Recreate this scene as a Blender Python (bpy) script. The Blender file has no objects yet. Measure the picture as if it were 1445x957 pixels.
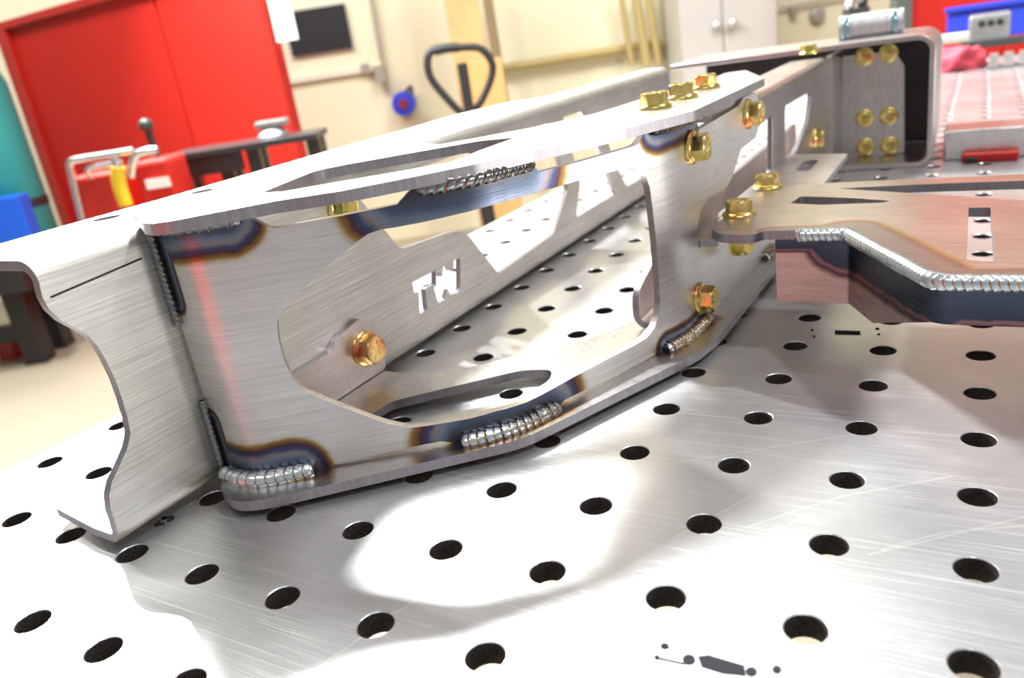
import bpy, bmesh, math, random
from mathutils import Vector, Matrix, noise
random.seed(7)
S = bpy.context.scene
COL = S.collection
# ------------------------------------------------------------------ camera
CW, CH, FPX = 1445.0, 957.0, 1120.589
RT = Vector((0.8664621, 0.47788192, -0.1444725))
UP = Vector((-0.05029615, 0.37146758, 0.92708259))
FW = Vector((-0.49670286, 0.79601552, -0.3458982))
CAM = Vector((-0.00694298, -0.22856966, 0.20137314))
cd = bpy.data.cameras.new('camera'); cam = bpy.data.objects.new('camera', cd); COL.objects.link(cam)
m = Matrix.Identity(4)
for r in range(3):
    m[r][0] = RT[r]; m[r][1] = UP[r]; m[r][2] = -FW[r]; m[r][3] = CAM[r]
cam.matrix_world = m
cd.sensor_width = 36; cd.lens = FPX / CW * 36
cd.clip_start = 0.01; cd.clip_end = 100
cd.dof.use_dof = True; cd.dof.focus_distance = 0.395; cd.dof.aperture_fstop = 9.0; cd.dof.aperture_blades = 7
S.camera = cam
# ------------------------------------------------------------------ world, lamps, exposure
W = bpy.data.worlds.new('world'); S.world = W; W.use_nodes = True
W.node_tree.nodes['Background'].inputs[0].default_value = (0.98, 0.99, 1.0, 1)
W.node_tree.nodes['Background'].inputs[1].default_value = 0.27
def lamp(name, loc, target, power, sx, sy=None, color=(1, 1, 1), shape=None):
    l = bpy.data.lights.new(name, 'AREA'); l.energy = power; l.color = color
    l.shape = shape or ('RECTANGLE' if sy else 'DISK'); l.size = sx
    if sy: l.size_y = sy
    o = bpy.data.objects.new(name, l); COL.objects.link(o)
    o.location = loc
    o.rotation_euler = (Vector(target) - Vector(loc)).to_track_quat('-Z', 'Y').to_euler()
    return o
KEY = Vector((-1.5, 0.77, 1.0)).normalized()
lamp('key_lamp', Vector((-0.2, 0.1, 0)) + KEY * 3.6, (-0.2, 0.1, 0), 180, 0.12, color=(1, 0.99, 0.98))
KEY2 = Vector((-0.64, 0.60, 1.0)).normalized()
lamp('second_lamp', Vector((-0.15, 0.05, 0)) + KEY2 * 3.2, (-0.15, 0.05, 0), 150, 0.42, color=(1, 1, 0.99))
KEY3 = Vector((0.66, 0.27, 1.0)).normalized()
lamp('third_lamp', Vector((-0.25, 0.05, 0.1)) + KEY3 * 3.2, (-0.25, 0.05, 0.1), 42, 0.22, color=(1, 1, 1))
lamp('ceiling_lamp', (0.6, -1.6, 2.6), (-0.1, 0.2, 0), 10, 1.6, 0.5, color=(1, 0.99, 0.97))
lamp('added_floor_fill', (2.3, 0.6, -0.15), (-0.5, 1.3, -0.9), 25, 0.5, color=(1, 0.97, 0.9))  # added unseen lamp: brightens the floor that shows through the table holes
lamp('hall_lamp', (-3.2, 1.0, 3.0), (-3.2, 4.6, 0), 105, 3.0, 1.0, color=(1, 0.985, 0.94))
lamp('hall_lamp', (0.2, 2.4, 3.2), (0.2, 5.2, 1.0), 110, 3.0, 1.0, color=(1, 0.985, 0.94))
S.view_settings.view_transform = 'Standard'; S.view_settings.look = 'None'
S.view_settings.exposure = 0.42; S.view_settings.gamma = 1.0; S.view_settings.use_curve_mapping = False
S.cycles.use_denoising = True
S.cycles.max_bounces = 7; S.cycles.diffuse_bounces = 3; S.cycles.glossy_bounces = 5
S.cycles.sample_clamp_indirect = 6.0; S.cycles.caustics_reflective = False
# ------------------------------------------------------------------ pixel -> place helpers
def ray(u, v):
    return (FW + RT * ((u - CW / 2) / FPX) - UP * ((v - CH / 2) / FPX))
def at_z(u, v, z):
    d = ray(u, v); return CAM + d * ((z - CAM.z) / d.z)
def at_x(u, v, x):
    d = ray(u, v); return CAM + d * ((x - CAM.x) / d.x)
def at_y(u, v, y):
    d = ray(u, v); return CAM + d * ((y - CAM.y) / d.y)
# room frame: x along the back wall, y towards it, origin on the floor plan under the camera
_f = Vector((FW.x, FW.y, 0)).normalized(); _r = Vector((_f.y, -_f.x, 0))
ROOM = Matrix(((_r.x, _f.x, 0, CAM.x), (_r.y, _f.y, 0, CAM.y), (0, 0, 1, 0), (0, 0, 0, 1)))
FLOOR = -0.9
def rm(u, v, D):
    """point in the room frame seen at u,v at forward distance D"""
    d = ray(u, v); t = D / (d.x * _f.x + d.y * _f.y)
    return Vector((t * (d.x * _r.x + d.y * _r.y), D, CAM.z + t * d.z))
# ------------------------------------------------------------------ mesh helpers
def finish(name, bm, mat, parent=None, smooth=None, bevel=None, recalc=True):
    if recalc: bmesh.ops.recalc_face_normals(bm, faces=bm.faces)
    me = bpy.data.meshes.new(name); bm.to_mesh(me); bm.free()
    o = bpy.data.objects.new(name, me); COL.objects.link(o)
    for x in (mat if isinstance(mat, (list, tuple)) else [mat]): me.materials.append(x)
    if parent is not None:
        o.parent = parent
        o.location = -Vector(base_of(parent))
    if bevel:
        b = o.modifiers.new('bevel', 'BEVEL'); b.width = bevel; b.segments = 2; b.limit_method = 'ANGLE'; b.angle_limit = math.radians(40)
        b.use_clamp_overlap = True
    if smooth is not None:
        for p in me.polygons: p.use_smooth = True
        try: me.set_sharp_from_angle(angle=math.radians(smooth))
        except Exception: pass
    return o
def base_of(o):
    v = Vector((0, 0, 0))
    while o is not None:
        v += o.location; o = o.parent
    return v
def tag(o, label, cat, group=None):
    o['label'] = label; o['category'] = cat
    if group: o['group'] = group
    return o
def thing(name, loc, label, cat, group=None):
    o = bpy.data.objects.new(name, None); COL.objects.link(o); o.location = loc; o.empty_display_size = 0.02
    return tag(o, label, cat, group)
def structure(o): o['kind'] = 'structure'; return o
def box(bm, lo, hi, mtx=None, taper=None):
    vs = []
    for z in (lo[2], hi[2]):
        for x, y in ((lo[0], lo[1]), (hi[0], lo[1]), (hi[0], hi[1]), (lo[0], hi[1])):
            p = Vector((x, y, z)); vs.append(bm.verts.new(mtx @ p if mtx else p))
    for f in ((0, 3, 2, 1), (4, 5, 6, 7), (0, 1, 5, 4), (1, 2, 6, 5), (2, 3, 7, 6), (3, 0, 4, 7)):
        bm.faces.new([vs[i] for i in f])
def tube(bm, pts, r, n=12, closed=False, mtx=None, caps=True):
    P = [Vector(p) for p in pts]; N = len(P); rings = []
    ref = None
    for i in range(N):
        a = P[(i - 1) % N] if (closed or i > 0) else P[i]; b = P[(i + 1) % N] if (closed or i < N - 1) else P[i]
        t = (b - a).normalized()
        if ref is None: ref = Vector((0, 0, 1)) if abs(t.z) < 0.9 else Vector((1, 0, 0))
        x = t.cross(ref).normalized(); y = x.cross(t); ref = y
        rr = r[i] if isinstance(r, (list, tuple)) else r
        ring = []
        for k in range(n):
            a_ = 2 * math.pi * k / n; p = P[i] + x * math.cos(a_) * rr + y * math.sin(a_) * rr
            ring.append(bm.verts.new(mtx @ p if mtx else p))
        rings.append(ring)
    for i in range(N if closed else N - 1):
        A, B = rings[i], rings[(i + 1) % N]
        for k in range(n): bm.faces.new((A[k], A[(k + 1) % n], B[(k + 1) % n], B[k]))
    if not closed and caps:
        bm.faces.new(rings[0]); bm.faces.new(rings[-1])
def smooth_path(pts, sub=6, closed=False):
    P = [Vector(p) for p in pts]; out = []; N = len(P)
    for i in range(N if closed else N - 1):
        p0 = P[(i - 1) % N] if (closed or i > 0) else P[i]; p1 = P[i]; p2 = P[(i + 1) % N]
        p3 = P[(i + 2) % N] if (closed or i + 2 < N) else p2
        for k in range(sub):
            t = k / sub
            out.append(0.5 * ((2 * p1) + (p2 - p0) * t + (2 * p0 - 5 * p1 + 4 * p2 - p3) * t * t + (3 * p1 - p0 - 3 * p2 + p3) * t ** 3))
    if not closed: out.append(P[-1])
    return out
def rounded(poly, r, seg=5):
    """poly: list of (x,y) or (x,y,r)"""
    out = []; n = len(poly)
    for i in range(n):
        p = Vector(poly[i][:2]); a = Vector(poly[i - 1][:2]); b = Vector(poly[(i + 1) % n][:2])
        rr = poly[i][2] if len(poly[i]) > 2 else r
        da, db = (a - p), (b - p)
        k = min(rr, da.length * 0.48, db.length * 0.48)
        if k < 1e-5: out.append(p.copy()); continue
        p0 = p + da.normalized() * k; p1 = p + db.normalized() * k
        for j in range(seg + 1):
            t = j / seg; out.append(p0 * (1 - t) ** 2 + p * 2 * t * (1 - t) + p1 * t * t)
    return out
def circle(cx, cy, r, n=20): return [Vector((cx + r * math.cos(2 * math.pi * k / n), cy + r * math.sin(2 * math.pi * k / n))) for k in range(n)]
def sheet(name, outline, holes, t, mapper, mat, parent, cuts=(), ycuts=(), bevel=0.0005, smooth=35, edge=None):
    """flat cut plate with real cut-outs, thickness t, mapped into space by mapper(a,b,n)"""
    bm = bmesh.new(); edges = []
    for lp in [outline] + list(holes):
        vs = [bm.verts.new((p[0], p[1], 0)) for p in lp]
        for i in range(len(vs)): edges.append(bm.edges.new((vs[i], vs[(i + 1) % len(vs)])))
    bmesh.ops.triangle_fill(bm, use_beauty=True, use_dissolve=False, edges=edges)
    for c in cuts:
        g = bm.verts[:] + bm.edges[:] + bm.faces[:]
        bmesh.ops.bisect_plane(bm, geom=g, dist=1e-6, plane_co=(c, 0, 0), plane_no=(1, 0, 0))
    for c in ycuts:
        g = bm.verts[:] + bm.edges[:] + bm.faces[:]
        bmesh.ops.bisect_plane(bm, geom=g, dist=1e-6, plane_co=(0, c, 0), plane_no=(0, 1, 0))
    r = bmesh.ops.extrude_face_region(bm, geom=bm.faces[:])
    for v in [g for g in r['geom'] if isinstance(g, bmesh.types.BMVert)]: v.co.z += t
    for f in bm.faces:
        zs = [v.co.z for v in f.verts]
        if max(zs) - min(zs) > t * .5: f.material_index = 1
    for v in bm.verts: v.co = mapper(v.co.x, v.co.y, v.co.z)
    return finish(name, bm, [mat, edge or M_edge], parent, smooth=smooth, bevel=bevel)
# ------------------------------------------------------------------ material helpers
def nt(name):
    m_ = bpy.data.materials.new(name); m_.use_nodes = True
    t = m_.node_tree; return m_, t, t.nodes['Principled BSDF']
def N(t, typ, **kw):
    n = t.nodes.new(typ)
    for k, v in kw.items():
        if k in n.inputs: n.inputs[k].default_value = v
        else: setattr(n, k, v)
    return n
def ramp(t, fac, stops, interp='LINEAR'):
    n = t.nodes.new('ShaderNodeValToRGB'); n.color_ramp.interpolation = interp
    e = n.color_ramp.elements
    while len(e) > 1: e.remove(e[-1])
    e[0].position = stops[0][0]; e[0].color = (*stops[0][1], 1)
    for p, c in stops[1:]:
        x = e.new(p); x.color = (*c, 1)
    t.links.new(fac, n.inputs[0]); return n.outputs[0]
def mth(t, op, a, b=None, c=None, clamp=False):
    n = t.nodes.new('ShaderNodeMath'); n.operation = op; n.use_clamp = clamp
    for i, x in enumerate((a, b, c)):
        if x is None: continue
        if hasattr(x, 'links') or hasattr(x, 'is_linked'): t.links.new(x, n.inputs[i])
        else: n.inputs[i].default_value = x
    return n.outputs[0]
def vmth(t, op, a, b=None, scale=None):
    n = t.nodes.new('ShaderNodeVectorMath'); n.operation = op
    for i, x in enumerate((a, b)):
        if x is None: continue
        if hasattr(x, 'is_linked'): t.links.new(x, n.inputs[i])
        else: n.inputs[i].default_value = x
    if scale is not None: t.links.new(scale, n.inputs['Scale'])
    return n.outputs[1] if op in ('LENGTH', 'DOT_PRODUCT', 'DISTANCE') else n.outputs[0]
def mixc(t, fac, a, b, mode='MIX'):
    n = t.nodes.new('ShaderNodeMix'); n.data_type = 'RGBA'; n.blend_type = mode
    for i, x in ((0, fac), (6, a), (7, b)):
        if hasattr(x, 'is_linked'): t.links.new(x, n.inputs[i])
        elif i == 0: n.inputs[0].default_value = x
        else: n.inputs[i].default_value = (*x, 1)
    return n.outputs[2]
def capsule(t, pos, a, b, rad):
    """distance from the segment a-b, divided by rad"""
    a = Vector(a); b = Vector(b); ab = b - a; L2 = max(ab.length_squared, 1e-10)
    pa = vmth(t, 'SUBTRACT', pos, tuple(a))
    h = mth(t, 'MULTIPLY', vmth(t, 'DOT_PRODUCT', pa, tuple(ab)), 1 / L2, clamp=True)
    n = t.nodes.new('ShaderNodeVectorMath'); n.operation = 'SCALE'; n.inputs[0].default_value = tuple(ab)
    t.links.new(h, n.inputs['Scale'])
    d = vmth(t, 'DISTANCE', pa, n.outputs[0])
    return mth(t, 'DIVIDE', d, rad)
def simple(name, col, rough=0.5, metal=0.0, var=0.0, scale=20, bump=0.0, bscale=200):
    m_, t, p = nt(name)
    p.inputs['Roughness'].default_value = rough; p.inputs['Metallic'].default_value = metal
    p.inputs['Base Color'].default_value = (*col, 1)
    if var:
        tc = N(t, 'ShaderNodeTexCoord'); n = N(t, 'ShaderNodeTexNoise', Scale=scale, Detail=4.0)
        t.links.new(tc.outputs['Object'], n.inputs['Vector'])
        c = ramp(t, n.outputs['Fac'], [(0.3, tuple(x * (1 - var) for x in col)), (0.7, tuple(min(1, x * (1 + var)) for x in col))])
        t.links.new(c, p.inputs['Base Color'])
    if bump:
        tc = N(t, 'ShaderNodeTexCoord'); n = N(t, 'ShaderNodeTexNoise', Scale=bscale, Detail=3.0)
        t.links.new(tc.outputs['Object'], n.inputs['Vector'])
        b = N(t, 'ShaderNodeBump', Strength=bump, Distance=0.002); t.links.new(n.outputs['Fac'], b.inputs['Height'])
        t.links.new(b.outputs[0], p.inputs['Normal'])
    return m_
HEAT = [(0.0, (0.07, 0.05, 0.045)), (0.14, (0.10, 0.10, 0.12)), (0.32, (0.11, 0.14, 0.21)), (0.48, (0.26, 0.30, 0.40)), (0.56, (0.32, 0.28, 0.28)), (0.66, (0.08, 0.10, 0.22)),
        (0.77, (0.11, 0.06, 0.07)), (0.87, (0.36, 0.19, 0.06)), (0.95, (0.62, 0.50, 0.28)), (1.0, (0.74, 0.70, 0.6))]
def steel(name, col=(0.62, 0.61, 0.60), rough=0.32, brush=(30, 30, 900), segs=(), mill=0.0, metal=1.0, bump=0.12, heat=HEAT, aniso=0.0):
    """brushed bare steel; segs = weld lines (a, b, radius) that blue and straw the metal round them"""
    m_, t, p = nt(name); p.inputs['Metallic'].default_value = metal
    tc = N(t, 'ShaderNodeTexCoord'); pos = tc.outputs['Object']
    mp = N(t, 'ShaderNodeMapping'); mp.inputs['Scale'].default_value = brush; t.links.new(pos, mp.inputs[0])
    fine = N(t, 'ShaderNodeTexNoise', Scale=1.0, Detail=5.0, Roughness=0.7); t.links.new(mp.outputs[0], fine.inputs['Vector'])
    big = N(t, 'ShaderNodeTexNoise', Scale=14.0, Detail=4.0); t.links.new(pos, big.inputs['Vector'])
    k = 0.82 - 0.25 * mill
    c = ramp(t, fine.outputs['Fac'], [(0.3, tuple(x * k for x in col)), (0.7, tuple(min(1, x * 1.12) for x in col))])
    c2 = ramp(t, big.outputs['Fac'], [(0.35, (0.86, 0.85, 0.84)), (0.65, (1.0, 1.0, 1.0))])
    c = mixc(t, 1.0, c, c2, 'MULTIPLY')
    if segs:
        wob = N(t, 'ShaderNodeTexNoise', Scale=90.0, Detail=3.0); t.links.new(pos, wob.inputs['Vector'])
        dmin = None
        for a, b, r in segs:
            d = capsule(t, pos, a, b, r)
            dmin = d if dmin is None else mth(t, 'MINIMUM', dmin, d)
        dw = mth(t, 'ADD', dmin, mth(t, 'MULTIPLY', mth(t, 'SUBTRACT', wob.outputs['Fac'], 0.5), 0.14))
        hc = ramp(t, dw, heat)
        edge = mth(t, 'SUBTRACT', 1.0, mth(t, 'MULTIPLY', mth(t, 'SUBTRACT', dw, 0.9), 6.0, clamp=True), clamp=True)
        hc = mixc(t, 0.5, hc, mixc(t, 1.0, hc, ramp(t, fine.outputs['Fac'], [(0.3, (0.6, 0.6, 0.6)), (0.7, (1.0, 1.0, 1.0))]), 'MULTIPLY'))
        c = mixc(t, edge, c, hc)
    t.links.new(c, p.inputs['Base Color'])
    rr = N(t, 'ShaderNodeMapRange'); rr.inputs['To Min'].default_value = rough * 0.8; rr.inputs['To Max'].default_value = rough * 1.25
    t.links.new(fine.outputs['Fac'], rr.inputs['Value']); t.links.new(rr.outputs[0], p.inputs['Roughness'])
    b = N(t, 'ShaderNodeBump', Strength=bump, Distance=0.0004); t.links.new(fine.outputs['Fac'], b.inputs['Height'])
    t.links.new(b.outputs[0], p.inputs['Normal'])
    return m_
# ------------------------------------------------------------------ the front sheet: path of its bends
XW = -0.352                       # face of the long channel's web
FP = [Vector((-0.3495, 0.0125)), Vector((-0.325, 0.0085)), Vector((-0.2165, 0.0870)), Vector((-0.1625, 0.2300)), Vector((-0.1520, 0.4450))]
FR = [0, 0.011, 0.022, 0.013, 0]
FS = [0.0]
for i in range(1, len(FP)): FS.append(FS[-1] + (FP[i] - FP[i - 1]).length)
def fpos(s):
    s = max(0.0, s)
    for i in range(1, len(FP) - 1):
        r = FR[i]
        if abs(s - FS[i]) < r:
            t = (s - FS[i] + r) / (2 * r)
            a = FP[i] + (FP[i - 1] - FP[i]).normalized() * r; b = FP[i] + (FP[i + 1] - FP[i]).normalized() * r
            return a * (1 - t) ** 2 + FP[i] * 2 * t * (1 - t) + b * t * t
    for i in range(1, len(FP)):
        if s <= FS[i] or i == len(FP) - 1:
            return FP[i - 1] + (FP[i] - FP[i - 1]) * ((s - FS[i - 1]) / (FS[i] - FS[i - 1]))
def fnorm(s):
    d = (fpos(s + 2e-4) - fpos(max(0, s - 2e-4))).normalized(); return Vector((d.y, -d.x))
def fmap(s, z, n):                # n > 0 goes inwards, away from the camera
    p = fpos(s); q = fnorm(s); return Vector((p.x - q.x * n, p.y - q.y * n, z))
def fpx(u, v):
    """(s, z) on the front sheet's outer face seen at u,v"""
    d = ray(u, v); best = None
    for i in range(1, len(FP)):
        a, b = FP[i - 1], FP[i]; e = b - a; nn = Vector((e.y, -e.x))
        t = ((a.x - CAM.x) * nn.x + (a.y - CAM.y) * nn.y) / (d.x * nn.x + d.y * nn.y)
        p = CAM + d * t; k = ((p.x - a.x) * e.x + (p.y - a.y) * e.y) / e.length_squared
        miss = max(0, -k, k - 1) * e.length
        if best is None or miss < best[0]: best = (miss, FS[i - 1] + k * e.length, p.z)
    return (best[1], best[2])
BT = 0.0090                        # top of the bottom plate
TB, TT = 0.1455, 0.1510            # under and upper face of the top plate
def f3(s, z, out=0.0): p = fmap(s, z, -out); return tuple(p)
s_w1a, s_w1b = 0.001, fpx(447, 668)[0]
s_w2a, s_w2b = fpx(655, 630)[0], fpx(786, 582)[0]
s_w3a, s_w3b = fpx(938, 503)[0], fpx(998, 462)[0]
s_t1b = fpx(342, 312)[0]
s_t2a, s_t2b = fpx(588, 270)[0], fpx(748, 238)[0]
s_t3a, s_t3b = fpx(917, 190)[0], fpx(980, 176)[0]
heat_segs = [(f3(0.012, 0.010), f3(s_w1b - 0.010, 0.010), 0.021),
             (f3(0.002, 0.01), f3(0.002, 0.040), 0.008),
             (f3(s_w2a + .004, 0.010), f3(FS[2], 0.010), 0.034), (f3(FS[2], 0.010), f3(s_w2b - .008, 0.010), 0.034),
             (f3(s_w3a + .004, 0.010), f3(s_w3b, 0.010), 0.013),
             (f3(0.010, TB), f3(s_t1b - 0.008, TB), 0.021),
             (f3(0.003, TB), f3(0.003, 0.107), 0.0085),
             (f3(s_t2a - .008, TB), f3(FS[2], TB), 0.036), (f3(FS[2], TB), f3(s_t2b - .006, TB), 0.036),
             (f3(s_t3a + .006, TB), f3(s_t3b - .004, TB), 0.018)]
plate_segs = [(f3(0.004, BT, 0.003), f3(s_w1b, BT, 0.003), 0.010), (f3(s_w2a, BT, 0.003), f3(FS[2], BT, 0.003), 0.011), (f3(FS[2], BT, 0.003), f3(s_w2b, BT, 0.003), 0.011),
              (f3(s_w3a, BT, 0.003), f3(s_w3b, BT, 0.003), 0.010)]
top_segs = [(f3(0.006, TT, -.002), f3(s_t1b, TT, -.002), 0.016)]
M_front = steel('brushed_front_steel', (0.90, 0.88, 0.86), 0.34, (25, 25, 1100), heat_segs, bump=0.25)
M_bottom = steel('bottom_plate_steel', (0.62, 0.61, 0.60), 0.30, (300, 300, 60), plate_segs,
                 heat=[(0.0, (0.22, 0.15, 0.10)), (0.4, (0.20, 0.20, 0.26)), (0.6, (0.40, 0.22, 0.10)), (0.85, (0.62, 0.5, 0.3)), (1.0, (0.62, 0.61, 0.6))])
M_top = steel('top_plate_steel', (0.74, 0.72, 0.71), 0.33, (300, 300, 60), top_segs,
              heat=[(0.0, (0.55, 0.5, 0.55)), (0.6, (0.62, 0.55, 0.6)), (0.82, (0.45, 0.38, 0.42)), (0.9, (0.75, 0.58, 0.4)), (1.0, (0.74, 0.72, 0.71))])
M_web = steel('mill_steel', (0.76, 0.75, 0.70), 0.46, (700, 16, 1500), mill=0.9, bump=0.45)
M_rail = steel('rail_steel', (0.62, 0.57, 0.56), 0.33, (60, 60, 700), bump=0.15)
M_edge = steel('laser_cut_edge', (0.42, 0.40, 0.43), 0.42, (400, 400, 60), bump=.2)
M_inner_shade = steel('painted_inner_shade', (0.07, 0.065, 0.065), 0.45)  # near-black base: shade inside the cross channel put into the colour
# ------------------------------------------------------------------ weld metal
def weld_mat(name, base, gold, dark):
    m_, t, p = nt(name); p.inputs['Metallic'].default_value = 1.0; p.inputs['Roughness'].default_value = 0.24
    uv = N(t, 'ShaderNodeUVMap'); sx = N(t, 'ShaderNodeSeparateXYZ'); t.links.new(uv.outputs[0], sx.inputs[0])
    f = mth(t, 'FRACT', sx.outputs[0])
    c = ramp(t, f, [(0.0, dark), (0.07, gold), (0.17, base), (0.8, tuple(min(1, x * 1.15) for x in base)), (0.94, gold), (1.0, dark)])
    n = N(t, 'ShaderNodeTexNoise', Scale=500.0, Detail=3.0); tc = N(t, 'ShaderNodeTexCoord'); t.links.new(tc.outputs['Object'], n.inputs['Vector'])
    b = N(t, 'ShaderNodeBump', Strength=0.25, Distance=0.0003); t.links.new(n.outputs['Fac'], b.inputs['Height']); t.links.new(b.outputs[0], p.inputs['Normal'])
    t.links.new(c, p.inputs['Base Color']); return m_
M_weld = weld_mat('weld_metal', (0.66, 0.72, 0.76), (0.72, 0.55, 0.36), (0.30, 0.22, 0.18))
M_welddark = weld_mat('dark_weld_metal', (0.20, 0.21, 0.24), (0.42, 0.33, 0.2), (0.04, 0.04, 0.04))
def weld(name, pts, rad, pitch, up, mat, parent, sgn=1, squash=1.0, wobble=0.06):
    """a stacked-ripple bead along pts; chevrons lean along the bead"""
    P = [Vector(p) for p in pts]
    L = [0.0]
    for i in range(1, len(P)): L.append(L[-1] + (P[i] - P[i - 1]).length)
    T = L[-1]; nr = max(3, round(T / pitch)); per = 9; nn = nr * per; K = 18
    bm = bmesh.new(); uvl = bm.loops.layers.uv.new('UVMap'); rings = []; U = []
    def pos(s):
        s = min(max(s, 0), T)
        for i in range(1, len(P)):
            if s <= L[i] or i == len(P) - 1: return P[i - 1].lerp(P[i], (s - L[i - 1]) / (L[i] - L[i - 1]))
    jit = [random.uniform(-1, 1) for _ in range(nr + 4)]
    for j in range(nn + 1):
        s = T * j / nn; c = pos(s); t = (pos(s + T * .01) - pos(s - T * .01)).normalized()
        u = Vector(up); x = t.cross(u).normalized(); y = x.cross(t).normalized()
        ring = []; ur = []
        for k in range(K):
            a = 2 * math.pi * k / K
            ph = j / per + 1.15 * (0.5 + 0.5 * math.cos(a * 1.0 - 0.6)) * sgn
            fr = ph - math.floor(ph); idx = int(math.floor(ph)) % (nr + 3)
            e = min(1.0, (min(s, T - s) + rad * 0.25) / (rad * 1.2)); e = math.sqrt(max(0.02, 1 - (1 - e) ** 2))
            rr = rad * e * (1 - 0.20 * fr ** 1.6 + wobble * jit[idx])
            ring.append(bm.verts.new(c + x * math.cos(a) * rr + y * math.sin(a) * rr * squash)); ur.append(ph)
        rings.append(ring); U.append(ur)
    for j in range(nn):
        for k in range(K):
            k2 = (k + 1) % K
            f = bm.faces.new((rings[j][k], rings[j][k2], rings[j + 1][k2], rings[j + 1][k]))
            us = (U[j][k], U[j][k2], U[j + 1][k2], U[j + 1][k])
            for lp, uu in zip(f.loops, us): lp[uvl].uv = (uu, k / K)
    bm.faces.new(rings[0]); bm.faces.new(rings[-1])
    return finish(name, bm, mat, parent, smooth=50)
# ------------------------------------------------------------------ bolts
def gold_mat(name='yellow_zinc', tint=(0.86, 0.66, 0.24), alt=(0.62, 0.60, 0.12), red=(0.80, 0.32, 0.12)):
    m_, t, p = nt(name); p.inputs['Metallic'].default_value = 1.0; p.inputs['Roughness'].default_value = 0.2
    tc = N(t, 'ShaderNodeTexCoord'); n = N(t, 'ShaderNodeTexNoise', Scale=70.0, Detail=2.0); t.links.new(tc.outputs['Object'], n.inputs['Vector'])
    c = ramp(t, n.outputs['Fac'], [(0.34, alt), (0.46, tint), (0.58, tuple(min(1, x * 1.08) for x in tint)), (0.68, red)])
    t.links.new(c, p.inputs['Base Color']); return m_
M_gold = gold_mat(); M_gold2 = gold_mat('copper_zinc', (0.86, 0.50, 0.20), (0.85, 0.68, 0.28), (0.75, 0.25, 0.10))
def hexring(r, z, rot=0, n=6): return [Vector((r * math.cos(rot + math.pi * 2 * k / n), r * math.sin(rot + math.pi * 2 * k / n), z)) for k in range(n)]
def lathe(bm, prof, n=24, mtx=None, cap=True):
    rings = []
    for r, z in prof: rings.append([bm.verts.new((mtx @ p) if mtx else p) for p in hexring(r, z, 0, n)])
    for a, b in zip(rings, rings[1:]):
        for k in range(n): bm.faces.new((a[k], a[(k + 1) % n], b[(k + 1) % n], b[k]))
    if cap: bm.faces.new(rings[0]); bm.faces.new(rings[-1])
def hexhead(bm, R, h, mtx):
    """hexagon with chamfered crown: 24 columns, corner clipped by the cone"""
    n = 24; rings = []
    def rad(k, lim):
        a = math.pi * 2 * k / n; q = a % (math.pi / 3) - math.pi / 6
        return min(R * math.cos(math.pi / 6) / math.cos(q), lim)
    for z, lim in ((0, 9), (h * 0.80, 9), (h * 0.90, R * 0.955), (h * 0.97, R * 0.88), (h, R * 0.82)):
        rings.append([bm.verts.new(mtx @ Vector((rad(k, lim) * math.cos(math.pi * 2 * k / n), rad(k, lim) * math.sin(math.pi * 2 * k / n), z))) for k in range(n)])
    for a, b in zip(rings, rings[1:]):
        for k in range(n): bm.faces.new((a[k], a[(k + 1) % n], b[(k + 1) % n], b[k]))
    r2 = [bm.verts.new(mtx @ Vector((R * .70 * math.cos(math.pi * 2 * k / n), R * .70 * math.sin(math.pi * 2 * k / n), h - .0003))) for k in range(n)]
    for k in range(n): bm.faces.new((rings[-1][k], rings[-1][(k + 1) % n], r2[(k + 1) % n], r2[k]))
    bm.faces.new(r2); bm.faces.new(rings[0])
def bolt(loc, axis, parent, mat=None, R=0.0092, h=0.0078, fl=0.0108, rot=0.3, shank=0.0, name='bolt', marks=True, label=None):
    q = Vector(axis).normalized().to_track_quat('Z', 'Y').to_matrix().to_4x4()
    M = Matrix.Translation(loc) @ q @ Matrix.Rotation(rot, 4, 'Z')
    bm = bmesh.new(); hexhead(bm, R, h, M @ Matrix.Translation((0, 0, 0.0022)))
    if marks:
        for k in range(6):
            box(bm, (R * .38, -.00035, 0), (R * .66, .00035, .0005), M @ Matrix.Translation((0, 0, h + 0.0018)) @ Matrix.Rotation(k * math.pi / 3, 4, 'Z'))
    if shank: lathe(bm, [(0.0046, -shank), (0.0046, 0.001)], 16, M)
    o = finish(name, bm, mat or M_gold, parent, smooth=28, bevel=None)
    if label: o['label'] = label
    bm = bmesh.new(); lathe(bm, [(fl, 0), (fl * 1.01, 0.0010), (fl * 0.97, 0.0018), (R * 0.98, 0.0030), (R * .5, .0031)], 32, M)
    w = bpy.data.meshes.new('washer'); bmesh.ops.recalc_face_normals(bm, faces=bm.faces); bm.to_mesh(w); bm.free()
    wo = bpy.data.objects.new('washer', w); COL.objects.link(wo); w.materials.append(mat or M_gold); wo.parent = o
    for p in w.polygons: p.use_smooth = True
    try: w.set_sharp_from_angle(angle=math.radians(35))
    except Exception: pass
    return o
# ================================================================== SETTING
M_floor = simple('epoxy_floor', (0.34, 0.30, 0.22), 0.55, 0, 0.10, 1.3)
M_wall = simple('cream_block_wall', (0.84, 0.79, 0.58), 0.75, 0, 0.03, 2.0)
def room_obj(name, build, mat, parent=None, **kw):
    bm = bmesh.new(); build(bm); bmesh.ops.transform(bm, matrix=ROOM, verts=bm.verts)
    return finish(name, bm, mat, parent, **kw)
WD = 5.2
structure(room_obj('floor', lambda bm: box(bm, (-9, -5, FLOOR - .1), (6, WD + .1, FLOOR)), M_floor))
structure(room_obj('wall_back', lambda bm: box(bm, (-9, WD, FLOOR), (6, WD + .15, 3.2)), M_wall))
M_redwall = simple('red_curtain', (0.55, 0.04, 0.03), 0.4)
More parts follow.
